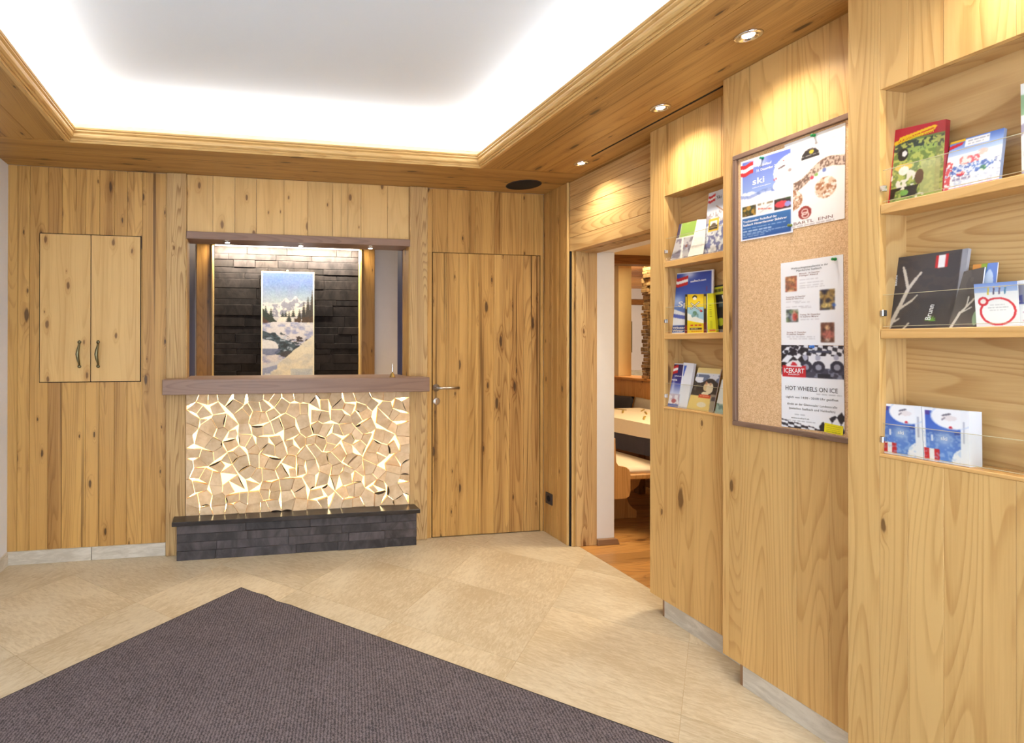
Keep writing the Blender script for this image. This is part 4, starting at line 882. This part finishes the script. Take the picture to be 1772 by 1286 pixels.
brochure('teal_leaflet', 'white and teal leaflet at the right end of the narrow rack bottom tier', A1, [(1249, 657), (1262, 656), (1258, 718), (1236.5, 714)], c, .05, .018, .002)
# wide rack, top tier
c = Canvas(90, 120, (190, 40, 56)); c.put((c.t > .16)*(c.s > .05), (112, 132, 70)); nz = c.noise(20, 30, 4); c.put((c.t > .19)*(c.s > .05)*(nz > .5), (176, 184, 96)); c.put((c.t > .18)*(c.t < .34)*(c.s > .05)*(nz < .52), (58, 70, 62)); c.put((c.t > .50)*(c.s > .6)*(c.s < .95), (186, 186, 130), .7); c.put((c.t > .28)*(c.t < .36)*(nz > .42)*(c.s > .2), (150, 172, 90))
c.ell(.24, .36, .10, .085, (34, 32, 34)); c.ell(.27, .35, .05, .04, (226, 226, 226)); c.ell(.27, .53, .17, .05, (222, 190, 80)); c.ell(.28, .58, .10, .06, (236, 232, 226)); c.put((((c.s-.28)/.28)**2+((c.t-.70)/.13)**2 < 1)*(c.noise(16, 12, 2) > .46), (232, 226, 218)); c.put((c.t > .80)*(c.t < .93)*(c.s > .06)*(c.s < .62)*(c.noise(10, 8, 2) > .42), (44, 38, 36)); c.ell(.58, .70, .08, .10, (96, 70, 54)); c.rect(.0, 0, .045, 1, (196, 32, 54)); c.ell(.32, .88, .08, .04, (120, 170, 80)); c.ell(.60, .95, .09, .03, (226, 224, 220))
c.put((c.t > .93)*(c.s > .05)*(nz > .45), (150, 170, 90)); c.put(c.s > .86, c.a.mean((0, 1)), .25)
c.poly([(.04, .17), (.14, .15), (.14, .12), (.80, .04), (.86, .06), (.80, .11), (.10, .21), (.04, .21)], (240, 196, 40)); c.poly([(.16, .16), (.78, .075), (.80, .09), (.12, .19)], (206, 70, 40))
o, sh = brochure('red_magazine', 'thick red and green magazine at the left of the wide rack top tier', A3, [(1546, 226), (1637, 206), (1630, 336), (1534, 352)], c, .058, .030, .016, side=(150, 40, 50))
letters(o, sh, [('Guesthotels.com', .14, .185, .80, .05, 7.5, .6)], M['inkyel'])
c = Canvas(90, 90, (240, 240, 244)); c.grad(0, 0, 1, .34, (90, 122, 200), (196, 214, 240)); nz = c.noise(22, 26, 3); c.put((c.t > .30), (232, 234, 242)); c.put((c.t > .34)*(nz > .56), (176, 190, 222), .7); c.ell(.36, .42, .13, .09, (222, 130, 130)); c.ell(.52, .44, .10, .09, (214, 96, 110)); c.ell(.58, .60, .30, .10, (110, 140, 210)); c.ell(.22, .60, .12, .09, (90, 120, 200)); c.ell(.30, .68, .08, .05, (206, 60, 70)); c.ell(.70, .66, .06, .05, (90, 150, 96)); c.ell(.66, .34, .10, .06, (222, 190, 186)); c.put((c.t > .32)*(c.t < .76)*(nz > .53), (238, 240, 246), .8); c.put((c.t > .5)*(c.t < .74)*(nz < .38), (70, 90, 160), .6); c.put((c.s < .12)*(c.t > .4)*(nz > .5), (206, 90, 100)); c.rect(0, 0, .30, .05, (236, 186, 40)); c.poly([(0, .09), (.28, .05), (.24, .11), (0, .16)], (206, 40, 56)); c.rect(.30, .02, .76, .17, (240, 240, 242)); c.words(.36, .08, .74, .022, (150, 150, 160)); c.words(.36, .13, .66, .022, (170, 170, 180)); c.words(.16, .80, .5, .04, (120, 110, 150), .7); c.rect(0, .94, 1, 1, (206, 50, 76))
brochure('skier_leaflet', 'blue and white leaflet with skiers beside the red magazine', A3, [(1645, 247), (1738, 221), (1728, 312), (1630, 334)], c, .062, .034, .010, side=(150, 170, 214))
c = Canvas(30, 90, (236, 238, 236)); c.rect(0, .12, .35, .35, (150, 180, 140)); c.put((c.t > .4)*(c.noise(4, 8, 2) > .55), (120, 110, 140), .7); c.words(.5, .2, .95, .02, (120, 120, 120))
brochure('white_magazine', 'white magazine cut off by the right edge in the wide rack top tier', A3, [(1766, 146), (1832, 126), (1832, 286), (1768, 303)], c, .06, .034, .006)
# wide rack, middle tier
c = Canvas(110, 120, (66, 60, 62)); nz = c.noise(6, 8, 3); c.put((nz > .5)*.4, (82, 72, 66))
for p, q, wd in (((.03, .985), (.16, .70), .030), ((.16, .70), (.26, .46), .028), ((.26, .46), (.18, .20), .022), ((.18, .20), (.16, .15), .015), ((.26, .46), (.36, .32), .024), ((.36, .32), (.42, .25), .017), ((.17, .72), (.33, .62), .018), ((.33, .62), (.40, .55), .011), ((.05, .93), (.17, .86), .013), ((.25, 1.0), (.32, .93), .013)):
    c.line(p, q, wd, (206, 196, 184))
c.flag(.60, .045, .76, .20); c.put((c.s > .60)*(c.s < .76)*(c.t > .04)*(c.t < .21)*((c.s < .64) | (c.s > .725)), (198, 36, 40)); c.put((c.s > .64)*(c.s < .725)*(c.t > .04)*(c.t < .21), (240, 236, 236))
for k in range(7): a_ = k*.5; c.line((.62, .90), (.62+.07*math.cos(a_), .90-.06*math.sin(a_)), .007, (110, 170, 60))
c.put(c.s > .93, (176, 178, 188), .75)
o, sh = brochure('antler_magazine', 'large black magazine with a white antler in the wide rack', A3, [(1547, 447), (1676, 429.5), (1658, 567), (1534, 568)], c, .070, .036, .010, side=(170, 172, 182))
letters(o, sh, [('Brunn', .62, .90, None, .06, 82, .5)], M['inkw']); letters(o, sh, [('SEASONS', .09, .40, None, .026, 92, .6)], M['inkw'], name='spine_lettering')
c = Canvas(60, 100, (86, 78, 74)); c.put((c.noise(4, 6, 2) > .5)*.4, (110, 100, 92))
for p, q, wd in (((.1, 1), (.3, .75), .05), ((.3, .75), (.75, .52), .035), ((.5, .64), (.52, .48), .03), ((.36, .74), (.7, .66), .02)): c.line(p, q, wd, (206, 198, 188))
c.put((((c.s-.9)/.1)**2+((c.t-.85)/.12)**2 < 1), (150, 176, 140))
brochure('dark_antler_leaflet', 'smaller dark antler leaflet beside the large black magazine', A3, [(1668, 470), (1704, 462), (1690, 567), (1640, 567)], c, .055, .028, .004)
c = Canvas(60, 90, (222, 150, 70)); c.put((c.s > .5), (110, 140, 210)); c.poly([(.36, 0), (.6, 0), (.4, .5), (.2, .5)], (150, 170, 50)); c.ell(.30, .18, .16, .12, (222, 120, 80)); c.ell(.7, .3, .18, .2, (200, 216, 240)); c.put((c.t > .55), (236, 226, 210)); c.put((c.t > .6)*(c.noise(4, 6, 2) > .5), (226, 160, 70))
brochure('orange_leaflet', 'orange, green and blue leaflet peeking out behind the red circle leaflet', A3, [(1684, 458), (1727, 454), (1716, 560), (1670, 560)], c, .066, .044, .003)
c = Canvas(76, 84, (236, 238, 243)); c.grad(0, 0, 1, .22, (120, 150, 214), (176, 196, 232)); c.rect(.2, .22, 1, .24, (236, 238, 243))
for k, col in enumerate(((222, 200, 70), (90, 80, 110), (110, 100, 130), (70, 130, 170))): c.line((.34+.13*k, .12), (.32+.13*k, .26), .018, col); c.ell(.34+.13*k, .10, .02, .025, (210, 180, 160))
c.ring(.53, .66, .40, .30, .065, (206, 40, 52)); c.ell(.20, .42, .125, .105, (206, 40, 52)); c.ell(.20, .42, .07, .06, (236, 226, 226)); c.words(.36, .52, .7, .02, (190, 190, 198)); c.words(.3, .58, .78, .02, (170, 170, 180)); c.words(.34, .64, .74, .02, (190, 190, 198))
brochure('red_circle_leaflet', 'white leaflet with a big red circle standing in the wide rack', A3, [(1685, 492), (1760, 486), (1764, 567), (1690, 566)], c, .040, .020, .003)
c = Canvas(40, 84, (238, 240, 244)); c.rect(0, .08, .9, .52, (80, 84, 150)); c.put((c.t > .1)*(c.t < .5)*(c.noise(5, 8, 2) > .5), (150, 150, 170)); c.ell(.3, .3, .1, .06, (222, 200, 60)); c.words(.1, .72, .6, .03, (150, 90, 150)); c.words(.1, .9, .5, .03, (206, 80, 110))
brochure('white_leaflet', 'white leaflet with a violet photo cut off by the right edge', A3, [(1760.5, 486), (1840, 478), (1840, 568), (1764.5, 567)], c, .050, .026, .003)
# wide rack, bottom tier: two stacks of identical ski leaflets
def skipack():
    c = Canvas(60, 84, (238, 240, 246)); c.grad(.06, .05, .84, .98, (58, 92, 186), (96, 140, 214)); c.put((((c.s-.66)/.46)**2+((c.t-.14)/.22)**2 < 1), (240, 240, 244)); c.put((((c.s-1.)/.36)**2+((c.t-.93)/.25)**2 < 1), (236, 238, 244)); c.put(np.exp(-((c.s-.48)/.18)**2-((c.t-.55)/.12)**2)*.7, (206, 222, 242)); c.put((c.s > .84), (236, 238, 244)); c.line((.46, .12), (.62, .08), .02, (110, 106, 120)); c.ell(.62, .34, .04, .03, (196, 40, 60)); c.ell(.76, .43, .06, .04, (60, 84, 160)); c.rect(.02, .76, .36, .98, (198, 36, 44)); c.rect(.14, .76, .25, .98, (240, 238, 238)); c.rect(.06, .05, .16, .13, (76, 60, 140)); c.rect(.18, .5, .24, .62, (214, 224, 244)); c.words(.88, .6, .93, .4, (130, 134, 160), .5); c.put((c.noise(16, 24, 3) > .58)*(c.s < .84)*(c.t > .45), (170, 196, 232), .5); c.ell(.60, .16, .16, .05, (226, 214, 214), .7); c.line((.44, .20), (.50, .16), .015, (120, 110, 124)); c.put(np.abs(((c.s-.66)/.46)**2+((c.t-.14)/.22)**2-1) < .08, (190, 204, 232), .7); return c
for k, (px, lab) in enumerate((([(1526, 698), (1594, 703.5), (1598, 797), (1527, 785)], 'left stack of blue and white ski leaflets in the wide rack bottom tier'), ([(1595, 704.5), (1676, 712), (1677, 808.5), (1599, 797)], 'right stack of blue and white ski leaflets in the wide rack bottom tier'))):
    c = skipack(); o, sh = brochure('ski_leaflet_stack', lab, A3, px, c, .024, .016, .045 if k else .040, side=(226, 232, 244), group='stacks of ski leaflets')
    letters(o, sh, [('ski', .40, .58, None, .07, 0, .5)], M['inkw'])

# ================================================================== small fittings
# floor mat
mat_pts = [(-2.167, -.586)]
e1 = [(-.752, -2.033)]; import itertools
A_ = Vector((-2.167, -.586)); Bv = Vector((-.752, -2.033)); Cv = Vector((-3.065, -1.398))
right = [A_+(Bv-A_)*s for s in np.linspace(0, 1.25, 60)]
nrm_ = Vector((Bv.y-A_.y, -(Bv.x-A_.x))).normalized()
rp = []
for i, p in enumerate(right):
    s = i/59*1.25; wv = .010*math.sin(s*60)*math.exp(-((s-.11)/.06)**2) if 0 < s < .3 else 0
    rp.append((p.x+nrm_.x*wv, p.y+nrm_.y*wv))
left = A_+(Cv-A_)*1.12
pts = rp + [(rp[-1][0], -4.6), (left.x, -4.6), (left.x, left.y)]
fm = empty('floor_mat', (-2.0, -2.5, 0), 'dark grey ribbed entrance mat lying diagonally on the tiles', 'mat')
prism('carpet', pts, .0005, .009, 'xy', M['carpet'], fm, 'y')
bm = bmesh.new(); ring = []; n_ = len(pts)
sg = 1 if sum(pts[k][0]*pts[(k+1) % n_][1]-pts[(k+1) % n_][0]*pts[k][1] for k in range(n_)) > 0 else -1
for k in range(n_):
    p, q, r_ = Vector(pts[k-1]), Vector(pts[k]), Vector(pts[(k+1) % n_])
    d1_, d2_ = (q-p).normalized(), (r_-q).normalized(); n1 = Vector((d1_.y, -d1_.x))*sg; n2 = Vector((d2_.y, -d2_.x))*sg
    o_ = (n1+n2)/max(.4, 1+n1.dot(n2))*.013; ring.append(((q.x, q.y), (q.x+o_.x, q.y+o_.y)))
vs0 = [bm.verts.new((a[0], a[1], .0092)) for a, b in ring]; vs1 = [bm.verts.new((b[0], b[1], .004)) for a, b in ring]; vs2 = [bm.verts.new((b[0], b[1], .0003)) for a, b in ring]
for i in range(len(ring)):
    j = (i+1) % len(ring); bm.faces.new((vs0[i], vs0[j], vs1[j], vs1[i])); bm.faces.new((vs1[i], vs1[j], vs2[j], vs2[i]))
finish(bm, 'rubber_edge', M['edge'], fm, (0, 0, 0), 'y')
# recessed ceiling spots
names = {0: 'round recessed spotlight in the soffit above the middle panel', 1: 'round recessed spotlight in the soffit above the narrow rack', 2: 'round recessed spotlight in the soffit above the doorway'}
lens = glow('downlight_lens', (1, .95, .86), 30)
for k, p in enumerate(((-.408, -2.023), (-.267, -1.444), (-.151, -.673), (-.408, -2.75), (-.408, -3.5), (-3.33, -2.0), (-3.33, -3.4))):
    lab = names.get(k) or f'round recessed spotlight in the soffit {["nearer the entrance on the right", "by the entrance on the right", "halfway along the left side", "by the entrance on the left"][k-3]}'
    d = empty('downlight', (*p, H), lab, 'spotlight', 'recessed soffit spotlights')
    lathe('ring', [(.0195, .004), (.021, -.001), (.026, -.0015), (.027, -.004), (.036, -.0055), (.042, -.004), (.044, .001)], (*p, H), M['chrome'], d, 32)
    lathe('lens', [(.0195, .003), (.018, -.001), (.0001, -.0022)], (*p, H), lens, d, 32)
    spot('downlight_lamp', (*p, H-.012), SPOT_W, WARM, math.radians(135), 1., d, rad=.025)
# speaker in the soffit
s = empty('ceiling_speaker', (-.268, -.198, H), 'round black loudspeaker grille set flush in the pine soffit', 'loudspeaker')
lathe('grille', [(.114, .001), (.114, -.002), (.108, -.0035), (.0001, -.0045)], (-.268, -.198, H), M['blackcloth'], s, 48)
lathe('rim', [(.1165, .001), (.118, -.002), (.114, -.003), (.1135, .001)], (-.268, -.198, H), M['socket'], s, 48)
# wall socket
s = empty('wall_socket', (0, -.081, .257), 'small anthracite power socket on the corner boards by the doorway', 'socket')
box('cover', -.008, 0, -.122, -.041, .217, .297, M['socket'], s, 'z', .002)
lathe('insert', [(.021, -.0082), (.021, -.009), (.019, -.0085), (.017, -.0081), (.0001, -.0081)], (0, -.081, .257), M['black'], s, 24, 'x')
# desk bell on the counter
p = Vector((-1.172, -.118, 1.135)); b = empty('desk_bell', p, 'small brass hand bell standing on the brown counter', 'bell')
lathe('bell_body', [(.021, 0), (.020, .004), (.015, .010), (.012, .020), (.010, .026), (.004, .031), (.0001, .032)], p, M['brass'], b, 24)
lathe('bell_handle', [(.003, .031), (.006, .036), (.0035, .042), (.005, .049), (.0025, .056), (.005, .064), (.0025, .073), (.0045, .082), (.0015, .092), (.0001, .096)], p, M['chrome'], b, 14)
# ================================================================== dining room through the doorway
df = empty('floor_dining', (1.2, .5, 0), 'brown wooden plank floor of the dining room beyond the doorway', 'floor', kind='structure')
box('plank_bed', XR, 6.2, -3.2, 6.2, -.10, -.012, M['black'], df)
y = -3.2
while y < 6.1:
    w_ = random.choice((.13, .15, .17))
    x = XR; 
    while x < 3.0:
        L = min(random.uniform(1.2, 2.2), 3.0-x)
        if 3.0-x-L < .3: L = 3.0-x
        box('floor_plank', x+.001, x+L-.001, y+.001, y+w_-.001, -.012, 0.0, M['dinfloor'], df, 'x', .0015, rt(.8, 1.1, .03)); x += L
    y += w_
    if y > 2.4: break
wd_ = empty('wall_dining', (4, 4.2, 0), 'pale lilac far wall of the dining room with a timber lintel', 'wall', kind='structure')
for a in ((.335, 6.2, 4.25, 4.35, -.1, 3.0), (6.2, 6.3, -3.2, 4.3, -.1, 3.0), (.2, 6.2, -3.3, -3.2, -.1, 3.0), (.2, .34, .9, 4.3, -.1, 3.0)): box('wall_core', *a, M['lilac'], wd_)
p0, p1 = on(1, 4.2, 1078, 518), on(1, 4.2, 1124, 527)
box('timber_lintel', p0.x, p1.x+.4, 4.19, 4.25, p1.z-.01, p0.z, M['beam'], wd_, 'x', .003)
p0, p1 = on(1, 4.2, 1078, 641), on(1, 4.2, 1124, 650)
box('window_sill', p0.x-.1, p1.x+.4, 4.10, 4.25, p1.z, p0.z, M['greystone'], wd_, 'x', .003)
p0, p1 = on(1, 4.2, 1074, 556), on(1, 4.2, 1096, 610)
c = Canvas(20, 40, (150, 140, 110)); c.put(c.noise(4, 8, 3) > .5, (120, 112, 90)); c.rect(0, 0, 1, .04, (90, 80, 66)); c.rect(.9, 0, 1, 1, (96, 88, 70))
make_sheet('wall_picture', 'small brown picture on the far dining room wall', 'picture', Sheet((p0.x, 4.225, p0.z), (p1.x, 4.225, p0.z), (p1.x, 4.225, p1.z), (p0.x, 4.225, p1.z)), c, .02, mat='canvas', side=(90, 80, 66))
cdn = empty('ceiling_dining', (2, 1, 2.3), 'dining room ceiling with pale plaster, dark beam and pine boards', 'ceiling', kind='structure')
box('plaster_field', .2, 6.3, -3.3, 1.0, 2.215, 2.4, M['cream'], cdn)
box('ceiling_void', .2, 6.3, 1.0, 4.35, 2.46, 2.55, M['black'], cdn)
box('ceiling_beam', .34, 6.2, 1.0, 1.14, 2.13, 2.45, M['beam'], cdn, 'x', .004)
box('ceiling_beam', .34, 6.2, 1.6, 1.72, 2.235, 2.45, M['beam'], cdn, 'x', .004, 1.2)
yy = 1.14
while yy < 4.2: box('ceiling_board', .34, 6.2, yy+.003, yy+.112, 2.27, 2.46, M['dinpanel'], cdn, 'x', .006, rt(.9, 1.1)); yy += .12
# partition with ledge
pt = empty('bench_partition', (2.1, 1.4, 0), 'orange pine bench back partition with a ledge in the dining room', 'partition')
yb_ = [-.6, -.2, .2, .6, 1.0, 1.4, 1.8, 2.2, 2.6]
for k in range(8): box('panel_board', 2.0, 2.03, yb_[k]+.001, yb_[k+1]-.001, 0, .975, M['dinpanel'], pt, 'z', .002, rt(.95, 1.08))
box('ledge', 1.985, 2.36, -.6, 2.6, .975, 1.0, M['dinpanel'], pt, 'y', .004, 1.1); box('partition_body', 2.03, 2.34, -.6, 2.6, 0, .975, M['dinpanel'], pt)
o = box('plaster_column', 2.075, 2.24, 1.93, 2.35, 1.0, 2.27, M['cream']); tag(o, 'cream plaster column on the bench partition', 'column', kind='structure')
pi = empty('stone_pillar', (2.2, 1.3, 1.0), 'rough stacked stone pillar on the bench partition', 'pillar')
box('pillar_core', 2.08, 2.30, 1.06, 1.47, 1.0, 2.27, M['ledge'], pi)
z = 1.0
while z < 2.25:
    hh = random.choice((.026, .034, .042, .05)); hh = min(hh, 2.27-z)
    x = 2.045
    ya = 1.02
    while ya < 1.50:       # face towards the lobby
        L = random.uniform(.07, .17); L = min(L, 1.51-ya)
        box('pillar_stone', 2.045+random.uniform(-.022, .012), 2.10, ya+.001, ya+L-.001+random.uniform(-.004, .012)*(ya+L > 1.5), z+.0015, z+hh-.0015, M['ledge'], pi, 'y', .004, rt(.7, 1.2, .05)); ya += L
    for xa in (2.10, 2.21):
        box('pillar_stone', xa, xa+.109, 1.0+random.uniform(-.015, .015), 1.08, z+.0015, z+hh-.0015, M['ledge'], pi, 'x', .004, rt(.7, 1.2, .05))
        box('pillar_stone', xa, xa+.109, 1.44, 1.50+random.uniform(-.015, .015), z+.0015, z+hh-.0015, M['ledge'], pi, 'x', .004, rt(.7, 1.2, .05))
    z += hh
o = empty('pillar_light', (1.96, 1.3, 2.25), 'narrow warm light strip at the head of the stone pillar', 'light')
box('strip', 1.93, 1.99, .98, 1.52, 2.245, 2.258, glow('pillar_led', (1, .85, .5), 18), o); area('pillar_lamp', (1.96, 1.25, 2.24), .05, .5, 7, (1, .8, .45), (0, math.radians(-25), 0), o)
# table, cloths, cutlery
tb = empty('dining_table', (1.22, .2, 0), 'dining table under two cloths in the room beyond', 'table')
box('tabletop', .89, 1.55, -.75, .95, .715, .745, M['bench'], tb, 'y', .003)
for a in ((.98, -.6), (1.42, -.6), (.98, .78), (1.42, .78)): box('leg', a[0]-.035, a[0]+.035, a[1]-.035, a[1]+.035, 0, .715, M['beam'], tb, 'z', .003)
def drape(name, label, x0, x1, y0, y1, zt, drop, mat, th=.003, wave=.006):
    bm = bmesh.new(); n = 28; loop = []
    for k in range(n): loop.append((x0+(x1-x0)*k/n, y0))
    for k in range(n): loop.append((x1, y0+(y1-y0)*k/n))
    for k in range(n): loop.append((x1-(x1-x0)*k/n, y1))
    for k in range(n): loop.append((x0, y1-(y1-y0)*k/n))
    cx_, cy_ = (x0+x1)/2, (y0+y1)/2; tp = [bm.verts.new((x-cx_, y-cy_, zt)) for x, y in loop]; bt = []
    for k, (x, y) in enumerate(loop):
        o_ = wave*math.sin(k*1.1)+.010; sx = -1 if x == x0 else (1 if x == x1 else 0); sy = -1 if y == y0 else (1 if y == y1 else 0)
        bt.append(bm.verts.new((x-cx_+sx*o_, y-cy_+sy*o_, zt-drop-.012*math.sin(k*.22))))
    bm.faces.new(tp)
    for k in range(len(loop)): j = (k+1) % len(loop); bm.faces.new((tp[k], bt[k], bt[j], tp[j]))
    o = finish(bm, name, mat, None, (cx_, cy_, 0), 'z'); o.modifiers.new('thick', 'SOLIDIFY').thickness = th; return tag(o, label, 'tablecloth')
drape('under_cloth', 'dark grey under cloth hanging from the dining table', .872, 1.568, -.768, .968, .7505, .235, M['darkcloth'])
drape('tablecloth', 'cream tablecloth laid over the dining table', .866, 1.574, -.774, .974, .755, .105, M['linen'])
for k, (u, v, L, a) in enumerate(((1078, 713, .20, .3), (1071, 708.5, .16, 1.2), (1115, 723.5, .22, .25), (1118, 715, .18, .35), (1112, 710.5, .17, .15))):
    p = on(2, .757, u, v); d = Vector((math.cos(a+.6), math.sin(a+.6), 0))*L/2
    o = prism('cutlery', [(p.x-d.x-d.y*.05, p.y-d.y+d.x*.05), (p.x+d.x-d.y*.08, p.y+d.y+d.x*.08), (p.x+d.x+d.y*.08, p.y+d.y-d.x*.08), (p.x-d.x+d.y*.05, p.y-d.y-d.x*.05)], .7565, .762, 'xy', M['gold'], None, 'x', .001)
    tag(o, ['cutlery piece nearest the white wall on the cream tablecloth', 'cutlery piece at the far left of the cream tablecloth', 'cutlery piece nearest the pine panel edge on the tablecloth', 'cutlery piece in the middle right of the tablecloth', 'cutlery piece at the far right of the tablecloth'][k], 'cutlery', 'cutlery on the dining table')
# bench with carved end
bn = empty('bench', (.72, .2, 0), 'pine bench with carved end board and pale cushion', 'bench')
box('seat', .47, .93, -.20, 1.1, .395, .432, M['bench'], bn, 'y', .006)
prof_ = [(.50, 0), (.885, 0), (.89, .03), (.885, .06), (.85, .075), (.815, .11), (.80, .15), (.808, .19), (.835, .215), (.87, .225), (.905, .25), (.925, .30), (.93, .395), (.47, .395), (.47, .30), (.50, .25), (.56, .22), (.59, .18), (.59, .12), (.56, .08), (.50, .06)]
prism('end_board', prof_, .15, .19, 'xz', M['bench'], bn, 'z', .003); prism('end_board', prof_, .90, .94, 'xz', M['bench'], bn, 'z', .003)
rp_ = [(.30, .27), (.50, .27), (.53, .285), (.54, .32), (.54, .44), (.53, .475), (.50, .495), (.44, .50), (.42, .53), (.42, .70), (.30, .70)]
prism('side_board', rp_, -.225, -.195, 'xz', M['bench'], bn, 'z', .004)
box('back_rail', .42, .47, -.20, 1.1, .38, .48, M['bench'], bn, 'y', .004)
bm = bmesh.new(); bmesh.ops.create_grid(bm, x_segments=10, y_segments=16, size=1)
for v in bm.verts:
    e_ = max(abs(v.co.x), abs(v.co.y)); v.co = Vector((v.co.x*.215, v.co.y*.63, .052-.018*e_**6))
r_ = bmesh.ops.extrude_face_region(bm, geom=bm.faces[:])
for v in [g for g in r_['geom'] if isinstance(g, bmesh.types.BMVert)]: v.co.z = .001
o = finish(bm, 'bench_cushion', M['linen'], None, (.705, .45, .432), 'y', 0, True); tag(o, 'pale seat cushion lying on the pine bench', 'cushion')
# second bench along the partition with pillows
b2 = empty('wall_bench', (1.85, .8, 0), 'upholstered bench seat along the orange partition', 'bench')
box('seat', 1.62, 1.998, -.5, 2.4, .40, .46, M['bench'], b2, 'y', .006); box('seat_front', 1.64, 1.67, -.5, 2.4, 0, .40, M['beam'], b2, 'y', .002)
def pillow(name, label, loc, sx, sz, th, mat, rz):
    bm = bmesh.new(); bmesh.ops.create_grid(bm, x_segments=10, y_segments=10, size=1); vv = []
    for v in bm.verts:
        a_, b_ = v.co.x, v.co.y; k = (1-abs(a_)**2.5)*(1-abs(b_)**2.5); pinch = 1-.06*(1-abs(a_*b_))
        v.co = Vector((-th*k**.6-.003, a_*sx*pinch, b_*sz*pinch))
    g = bmesh.ops.duplicate(bm, geom=bm.faces[:])
    for v in [q for q in g['geom'] if isinstance(q, bmesh.types.BMVert)]: v.co.x = -v.co.x
    bmesh.ops.remove_doubles(bm, verts=bm.verts[:], dist=.007)
    o = finish(bm, name, mat, None, loc, 'z', 0, True); o.rotation_euler = (0, math.radians(14), rz); tag(o, label, 'pillow', 'pillows on the bench'); return o
pillow('pillow', 'grey beige pillow leaning on the orange partition', (1.87, 1.25, .645), .20, .17, .06, M['greypillow'], 0)
pillow('pillow', 'dark pillow leaning on the orange partition beside the beige one', (1.87, 1.70, .645), .24, .17, .06, M['blackpillow'], 0)
pillow('pillow', 'brown pillow peeking over the dark pillow', (1.90, 2.10, .66), .12, .16, .04, M['brown'], 0)
# added lamps, unseen from the lobby, that brighten the dining room
dl = empty('dining_fill_lamp', (1.4, -.6, 2.21), 'added flush fill lamp in the dining room out of sight of the lobby', 'lamp')
lathe('housing', [(.16, .01), (.17, -.03), (.15, -.045)], (1.4, -.6, 2.205), M['steel'], dl, 28); lathe('diffuser', [(.148, -.045), (.10, -.06), (.0001, -.065)], (1.4, -.6, 2.205), glow('fill_lamp_glow', (1, .86, .6), 4), dl, 28)
area('dining_fill_light', (1.4, -.6, 2.13), .5, .5, 60, (1, .80, .52), (0, 0, 0), dl)
pd = empty('pendant_fill_lamp', (3.3, 2.2, 1.75), 'added pendant fill lamp in the dining room out of sight of the lobby', 'lamp')  # pendant added out of view to light the ceiling boards
lathe('shade', [(.04, .12), (.14, .0), (.135, .0), (.036, .115)], (3.3, 2.2, 1.75), M['linen'], pd, 28); tube('cord', [(3.3, 2.2, 1.87), (3.3, 2.2, 2.1), (3.3, 2.2, 2.27)], .004, M['black'], pd)
lathe('bulb', [(.0001, .0), (.03, .02), (.032, .05), (.015, .09)], (3.3, 2.2, 1.75), glow('fill_bulb_glow', (1, .85, .6), 20), pd, 18)
pl_ = D.lights.new('pendant_fill_light', 'POINT'); pl_.energy = 150; pl_.color = (1, .84, .6); pl_.shadow_soft_size = .06
o = D.objects.new('pendant_fill_light', pl_); COL.objects.link(o); o.parent = pd; o.location = (0, 0, -.06)
